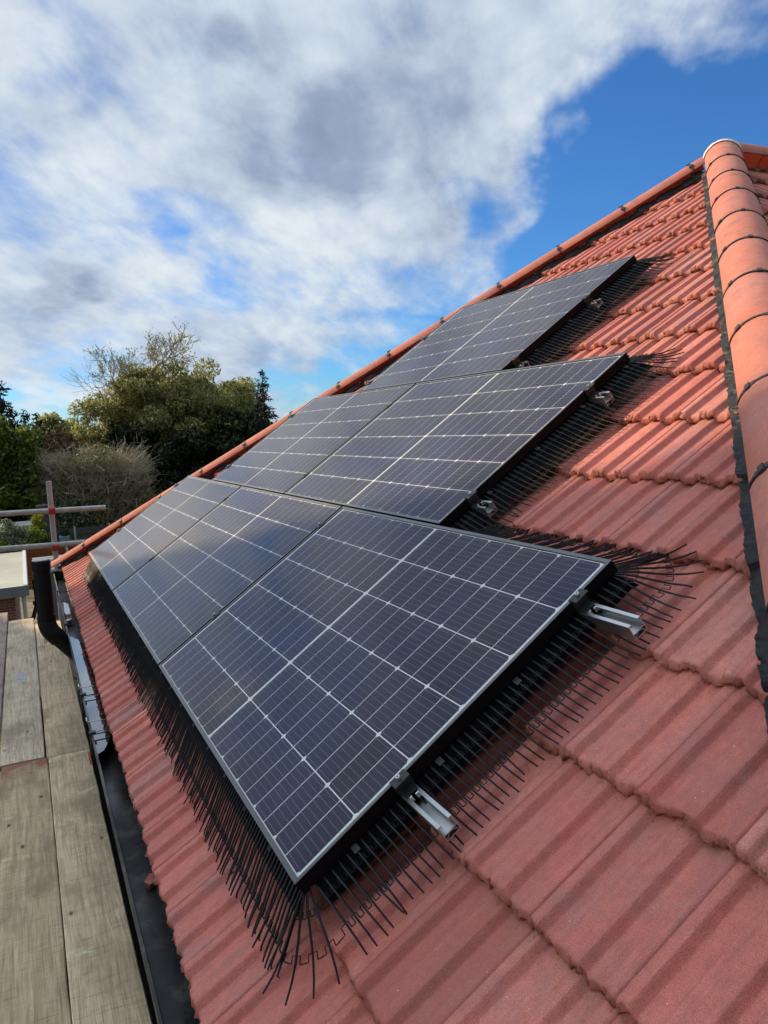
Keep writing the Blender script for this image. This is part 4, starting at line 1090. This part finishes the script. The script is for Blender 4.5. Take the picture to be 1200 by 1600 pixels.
def branch(mb, p, d, L, r, depth, g, spread=.55, up=.15, k=5, tips=None, minr=.006, seg=4, wig=.18):
    pts = [p.copy()]; rs = [r]; q = p.copy(); dd = d.copy()
    for i in range(seg):
        dd = dd + np.array([g.gauss(0, wig), g.gauss(0, wig), g.gauss(0, wig) + up * .3]); dd /= np.linalg.norm(dd)
        q = q + dd * L / seg; pts.append(q.copy()); rs.append(max(minr, r * (1 - .55 * (i + 1) / seg)))
    mb.tube(pts, rs, k, depth > 0)
    if tips is not None and depth <= 1: tips.append(q.copy())
    if depth <= 0: return
    n = 2 + (g.random() < .75) + (g.random() < .35)
    for i in range(n):
        f_ = g.choice([1.0, .75, .55]) if i else 1.0
        j = max(1, int(round(f_ * seg))); nd = dd + np.array([g.gauss(0, spread), g.gauss(0, spread), g.gauss(0, spread * .7) + up]); nd /= np.linalg.norm(nd)
        branch(mb, pts[j], nd, L * g.uniform(.6, .85), max(minr, rs[j] * .72), depth - 1, g, spread, up, max(3, k - 1), tips, minr, seg, wig)
def tree(name, base, trunk_h, r, limbs, crown_c, crown_r, n_clump, n_leaf, size, mat, label, cat, seed, depth=4, Llimb=2.2, bark=BARK, sig=.75, droop=.2, lo=.3, group=None, flat=.8, extra=None):
    g = random.Random(seed); base = np.array(base, float)
    root = empty(name, tuple(base), None, label, cat, group)
    m = MB(); top = base + np.array([g.gauss(0, .1), g.gauss(0, .1), trunk_h])
    m.tube([base, (base + top) / 2 + np.array([g.gauss(0, .1), g.gauss(0, .1), 0]), top], [r, r * .8, r * .62], 10)
    m.build('trunk', bark, root)
    m = MB(); tips = []
    for i in range(limbs):
        a = 2 * math.pi * (i + g.random() * .6) / limbs; d = np.array([math.cos(a) * .7, math.sin(a) * .7, g.uniform(.5, 1.3)]); d /= np.linalg.norm(d)
        st_ = base + (top - base) * g.uniform(.6, 1.0)
        branch(m, st_, d, Llimb, r * .45, depth, g, tips=tips)
    m.build('branches', bark, root)
    cs_ = []
    for i, (c_, rd_) in enumerate(zip(crown_c, crown_r)):
        cs_.append(clump_centres(c_, rd_, max(4, int(n_clump * (rd_[0] * rd_[2]) / sum(q[0] * q[2] for q in crown_r))), seed * 13 + i, lo))
    cs_ = np.concatenate(cs_)
    V_, Q_ = leaves(cs_, sig, n_leaf, size, seed, droop, flat=flat)
    np_mesh('crown', V_, Q_, mat, root)
    return root
OLIVE = leaf_mat('olive_leaves', (.08, .09, .03), (.32, .33, .12), (.58, .56, .24), trans=.58)
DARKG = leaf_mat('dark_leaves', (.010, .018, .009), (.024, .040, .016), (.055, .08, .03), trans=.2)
CONIF = leaf_mat('conifer_needles', (.006, .012, .008), (.013, .024, .014), (.028, .042, .022), trans=.06)
FRESH = leaf_mat('fresh_green_leaves', (.02, .045, .010), (.12, .18, .03), (.34, .40, .08), trans=.5)
DULL = leaf_mat('dull_leaves', (.07, .085, .035), (.23, .24, .10), (.42, .41, .20), trans=.5)
YELLOWG = leaf_mat('yellow_green_leaves', (.10, .13, .01), (.25, .28, .02), (.45, .45, .05))
VARIEG = leaf_mat('variegated_leaves', (.05, .07, .04), (.17, .20, .12), (.45, .47, .34))
def G(px, py, Y):
    p = at_y(px, py, Y); return p
# big mixed tree behind the fence
Y = 51.0
cA, cB, cC, cD = G(215, 640, Y), G(320, 640, Y + 1), G(270, 720, Y), G(375, 665, Y + 2)
tree('broadleaf_tree', (G(250, 800, Y)[0], Y, GROUND), 7.0, .45, 7,
     [G(240, 625, Y), G(325, 622, Y + 1), G(280, 615, Y), G(272, 680, Y - .5), G(372, 655, Y + 2), G(175, 650, Y), G(148, 690, Y)], [(2.4, 2.6, 2.2), (2.3, 2.6, 2.5), (2.4, 2.6, 2.2), (4.4, 3, 2.3), (1.9, 2, 2.5), (1.7, 2, 1.4), (1.2, 1.5, 1.2)], 170, 72000, .115, OLIVE,
     'tall olive green broadleaf tree with bare twisted branches at its top', 'tree', 5, depth=4, Llimb=2.6, sig=.55, droop=.9)
# its bare crown top as further branches of the same tree
def child_branches(parent, starts, mat, seed, depth=5, L=1.6, r=.10, spread=.5, name='bare_branches'):
    g = random.Random(seed); m = MB(); tips = []
    for p, d in starts:
        d = np.array(d, float); d /= np.linalg.norm(d); branch(m, np.array(p, float), d, L, r, depth, g, spread=spread, up=.12, tips=tips, minr=.018, wig=.24)
    m.build(name, mat, parent); return tips
bt = [o for o in C.objects if o.name.startswith('broadleaf_tree')][0]
tips = child_branches(bt, [(G(222, 625, Y), (-.3, 0, 1)), (G(238, 615, Y), (0, .1, 1.2)), (G(252, 620, Y), (.35, 0, 1)), (G(200, 635, Y), (-.55, 0, .8)), (G(236, 590, Y), (.1, -.2, 1))], BARK_PALE, 12, depth=4, L=1.55, r=.13)
Vt, Qt = leaves(np.array(tips), .22, 1500, .075, 77, .2)
np_mesh('sparse_leaves', Vt, Qt, OLIVE, bt)
# dark evergreen mass beside and below
tree('evergreen_tree', (G(330, 800, 49)[0], 49, GROUND), 4, .3, 5, [G(300, 740, 48.5), G(360, 705, 49), G(245, 760, 48), G(392, 705, 50), G(205, 700, 49.5)], [(3.2, 2, 3.0), (3.0, 2, 2.8), (2.4, 1.6, 2.4), (2.0, 1.6, 2.2), (1.9, 1.5, 2.4)], 110, 42000, .17, DARKG,
     'dark dense evergreen tree below the olive tree, behind the roof skyline', 'tree', 8, depth=2, sig=.6, lo=.1)
# twiggy bush
def twig_bush(name, base, h, rad, n, mat, label, seed, leafmat, nleaf):
    g = random.Random(seed); base = np.array(base, float); root = empty(name, tuple(base), None, label, 'bush')
    m = MB()
    for i in range(n):
        a = g.uniform(0, 2 * math.pi); rr = math.sqrt(g.random()) * .55; p0 = base + np.array([math.cos(a) * rad * rr, math.sin(a) * rad * rr * .7, h * g.uniform(.0, .75)])
        d = np.array([math.cos(a) * .8, math.sin(a) * .5, g.uniform(.35, 1.2)]); d /= np.linalg.norm(d); L = rad * g.uniform(.35, .62)
        p1 = p0 + d * L * .5 + np.array([g.gauss(0, .1)] * 3); p2 = p0 + d * L + np.array([g.gauss(0, .18), g.gauss(0, .18), g.gauss(0, .15) - .1])
        m.tube([p0, p1, p2], [.022, .016, .010], 3, False)
        for q in range(2):
            e_ = p1 + (p2 - p1) * g.random(); f_ = np.array([g.gauss(0, 1), g.gauss(0, 1), g.gauss(.4, .8)]); f_ /= np.linalg.norm(f_)
            m.tube([e_, e_ + f_ * L * .3], [.012, .008], 3, False)
    m.build('twigs', mat, root)
    cc_ = clump_centres(base + np.array([0, 0, h * .55]), (rad * .78, rad * .6, h * .40), 60, seed, .1)
    V_, Q_ = leaves(cc_, .55, nleaf, .085, seed, .2); np_mesh('leaves', V_, Q_, leafmat, root)
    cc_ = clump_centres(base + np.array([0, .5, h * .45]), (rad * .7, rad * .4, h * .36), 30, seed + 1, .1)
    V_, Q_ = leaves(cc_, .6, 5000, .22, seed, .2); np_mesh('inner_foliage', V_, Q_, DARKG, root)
    return root
bsp = G(150, 800, 46.8)
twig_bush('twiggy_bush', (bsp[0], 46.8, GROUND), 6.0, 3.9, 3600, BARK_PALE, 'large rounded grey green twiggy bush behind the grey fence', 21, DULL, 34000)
# green tree at the left edge
tree('broadleaf_tree', (G(-12, 800, 46)[0], 46, GROUND), 3, .2, 5, [G(-5, 735, 46), G(25, 705, 46.5), G(-30, 715, 47), G(20, 770, 45.6)], [(2.2, 1.6, 2.3), (1.3, 1.2, 1.5), (1.6, 1.4, 1.8), (1.4, 1.2, 1.4)], 60, 17000, .15, FRESH,
     'bright green leafy tree at the left edge behind the shed', 'tree', 31, depth=3, Llimb=1.6, sig=.45)
tree('shrub', (G(82, 800, 49)[0], 49, GROUND), 3, .12, 4, [G(95, 705, 49), G(70, 720, 49)], [(1.6, 1, 1.0), (1.2, 1, 1.0)], 30, 5000, .12, leaf_mat('russet_leaves', (.05, .035, .02), (.14, .075, .045), (.20, .15, .06)), 'russet and green shrub rising above the twiggy bush', 'shrub', 33, depth=3, Llimb=1.2, sig=.4)
# conifers
def conifer(base, h, rad, n, size, mat, label, seed, name='conifer_tree', group=None, tiers=26, top=0.04, low=0.02):
    g = np.random.default_rng(seed); base = np.array(base, float)
    root = empty(name, tuple(base), None, label, 'conifer', group)
    m = MB(); m.tube([base, base + np.array([0, 0, h * .96])], [rad * .09 + .06, .03], 8); m.build('trunk', BARK, root)
    cs_, sg = [], []
    for i in range(tiers):
        f_ = i / (tiers - 1); z = h * (low + (1 - low) * f_); rr = rad * ((1 - f_) ** .75 * .95 + top); nb = max(3, int(9 * rr / rad * 1.4) + 2)
        for j in range(nb):
            a = g.uniform(0, 2 * math.pi)
            for s_ in (.35, .68, 1.0):
                l_ = rr * s_ * g.uniform(.8, 1.12)
                cs_.append(base + np.array([math.cos(a) * l_, math.sin(a) * l_, z - .12 * l_ + g.normal(0, .08)])); sg.append(.10 + .17 * rr * (1.25 - .5 * s_))
    V_, Q_ = leaves(np.array(cs_), np.array(sg), n, size, seed, .1, asp=.35, flat=.55)
    np_mesh('crown', V_, Q_, mat, root); return root
p = G(-6, 800, 53); conifer((p[0], 53, GROUND), G(-4, 560, 53)[2] - GROUND, 4.2, 44000, .2, CONIF, 'tall dark conifer cut by the left edge of the picture', 41)
p = G(424, 800, 47.2); conifer((p[0], 47.2, GROUND), G(422, 582, 47.2)[2] - GROUND, 1.6, 14000, .13, CONIF, 'slim dark conifer showing above the roof right of the big tree', 42)
p = G(43, 700, 84); conifer((p[0], 84, GROUND), G(43, 642, 84)[2] - GROUND, 2.8, 8000, .26, CONIF, 'left one of the two distant dark conifers', 43)
p = G(62, 700, 88); conifer((p[0], 88, GROUND), G(61, 648, 88)[2] - GROUND, 3.4, 9000, .28, CONIF, 'right one of the two distant dark conifers, slightly broader', 44)
tree('broadleaf_tree', (G(98, 700, 92)[0], 92, GROUND), 4, .2, 5, [G(98, 674, 92), G(84, 668, 93)], [(1.7, 1.5, 1.6), (1.4, 1.2, 1.6)], 20, 3000, .22, OLIVE, 'small distant olive tree between the conifers and the big tree', 'tree', 46, depth=3, Llimb=1.4, sig=.6)
# far woodland to the horizon
cs_ = []
g_ = np.random.default_rng(9)
for i in range(260):
    x = g_.uniform(-60, 190); cs_.append((x, 150 + g_.uniform(-8, 8), GROUND + g_.uniform(0.5, 6.0 + 1.6 * math.sin(x * .13) + 1.2 * math.sin(x * .41))))
V_, Q_ = leaves(np.array(cs_), 2.0, 42000, .5, 9, 0, flat=.8)
tag(np_mesh('distant_woodland', V_, Q_, DARKG), 'distant dark band of woodland on the horizon', 'woodland', None, 'stuff')
# garden shrubs
def shrub(px_, py_, Y, rad, h, n, size, mat, label, seed, name='shrub'):
    p = G(px_, py_, Y); root = empty(name, (p[0], Y, GROUND), None, label, 'shrub')
    g = random.Random(seed); m = MB()
    for i in range(7):
        a = g.uniform(0, 6.28); m.tube([(p[0], Y, GROUND), (p[0] + math.cos(a) * rad * .4, Y + math.sin(a) * rad * .3, p[2] + g.uniform(-.3, .4) * h)], [.03, .012], 5)
    m.build('stems', BARK, root)
    cc_ = clump_centres((p[0], Y, p[2]), (rad, rad * .8, h), 26, seed, .2)
    V_, Q_ = leaves(cc_, rad * .22, n, size, seed, .1); np_mesh('leaves', V_, Q_, mat, root)
shrub(14, 838, 34.5, .72, .50, 5200, .055, VARIEG, 'rounded variegated silvery green shrub at the left edge', 51)
shrub(2, 850, 34.0, .30, .22, 900, .05, YELLOWG, 'low yellow flowering shrub in front of the silvery one', 52)
shrub(52, 842, 38.0, .72, .50, 3600, .06, FRESH, 'dark green bushy shrub behind the orange fence', 53)
shrub(60, 821, 38.6, .34, .50, 1400, .06, YELLOWG, 'bright yellow green shrub top left of the scaffold upright', 54)
shrub(108, 808, 45.2, 1.5, .95, 4200, .10, VARIEG, 'pale leaved shrub against the trees behind the grey fence', 55)
shrub(150, 809, 45.0, .5, .4, 600, .08, YELLOWG, 'small yellow green sprig above the grey fence', 56)
shrub(101, 832, 39.5, .28, .16, 400, .05, DARKG, 'green plant growing in the turquoise planter', 57)
# unseen evergreens, added and shaped to cast the shade on the lower roof
bA = P(4.60, -0.20, -.12); bB = P(0.42, 1.30, -.12)
T_ = 17.0
qa, qb = bA + SUN * T_, bB + SUN * T_
hor = np.array([SUN[0], SUN[1], 0]); hor /= np.linalg.norm(hor); side = np.array([hor[1], -hor[0], 0.0])
def cross(p):   # coordinates across the sun beam
    return float((p - qa) @ side), float(p[2] - (p - qa) @ hor * SUN[2] / math.hypot(SUN[0], SUN[1]))
xa, za = cross(qa); xb, zb_ = cross(qb)
slope = (zb_ - za) / (xb - xa)
TEL = SUN[2] / math.hypot(SUN[0], SUN[1])
def zline(x):
    d = (x - xb) * sgn_
    if d <= 0: return za + slope * (x - xa)
    return zb_ + abs(slope) * 3.2 * min(d, 1.1)
sgn_ = 1 if xb > xa else -1
def shade_tree(cx, top_z, label, seed):
    """a dense clipped evergreen: wide crown, sloping shoulder"""
    base = qa + side * cx; base = np.array([base[0], base[1], GROUND])
    root = empty('evergreen_tree', tuple(base), None, label, 'tree', None)
    m = MB(); m.tube([tuple(base), (base[0], base[1], top_z - 1)], [.3, .08], 8); m.build('trunk', BARK, root)
    g = np.random.default_rng(seed); cs_ = []
    for i in range(700):
        s_ = g.uniform(-2.4, 2.4); al = g.uniform(-1.1, 1.1); zt_ = zline(cx + s_) - .78 + al * TEL
        z = g.uniform(min(-3.5, zt_ - 2.5), zt_)
        cs_.append(base + side * s_ + hor * al + np.array([0, 0, z - GROUND]))
    # dense shoulder line
    V1, Q1 = leaves(np.array(cs_), .19, 40000, .26, seed, 0, asp=.8)
    cs_ = []
    for i in range(1500):
        s_ = g.uniform(-2.4, 2.4); al = g.uniform(-.3, .3); zt_ = zline(cx + s_) - .20 - abs(g.normal(0, .38)) + al * TEL
        cs_.append(base + side * s_ + hor * al + np.array([0, 0, zt_ - GROUND]))
    V_, Q_ = leaves(np.array(cs_), .10, 42000, .13, seed + 9, 0, asp=.9)
    np_mesh('crown', np.concatenate([V1, V_]), np.concatenate([Q1, Q_ + len(V1)]), DARKG, root)
print('shade', xa, za, xb, zb_, slope)
sgn = 1 if xb > xa else -1
for i in (0, 1, 2, 3):
    i0 = i; i = i - 1
    shade_tree(sgn * (0.9 + i * 4.2) if False else (xa + sgn * (0.2 + 2.2 + i * 4.3)), za + slope * (sgn * (2.0 + i * 4.3)), ['farthest to the right of the tall evergreens beyond the left edge', 'nearest of the tall evergreens beyond the left edge', 'middle one of the tall evergreens beyond the left edge', 'last of the tall evergreens beyond the left edge'][i0], 60 + i)
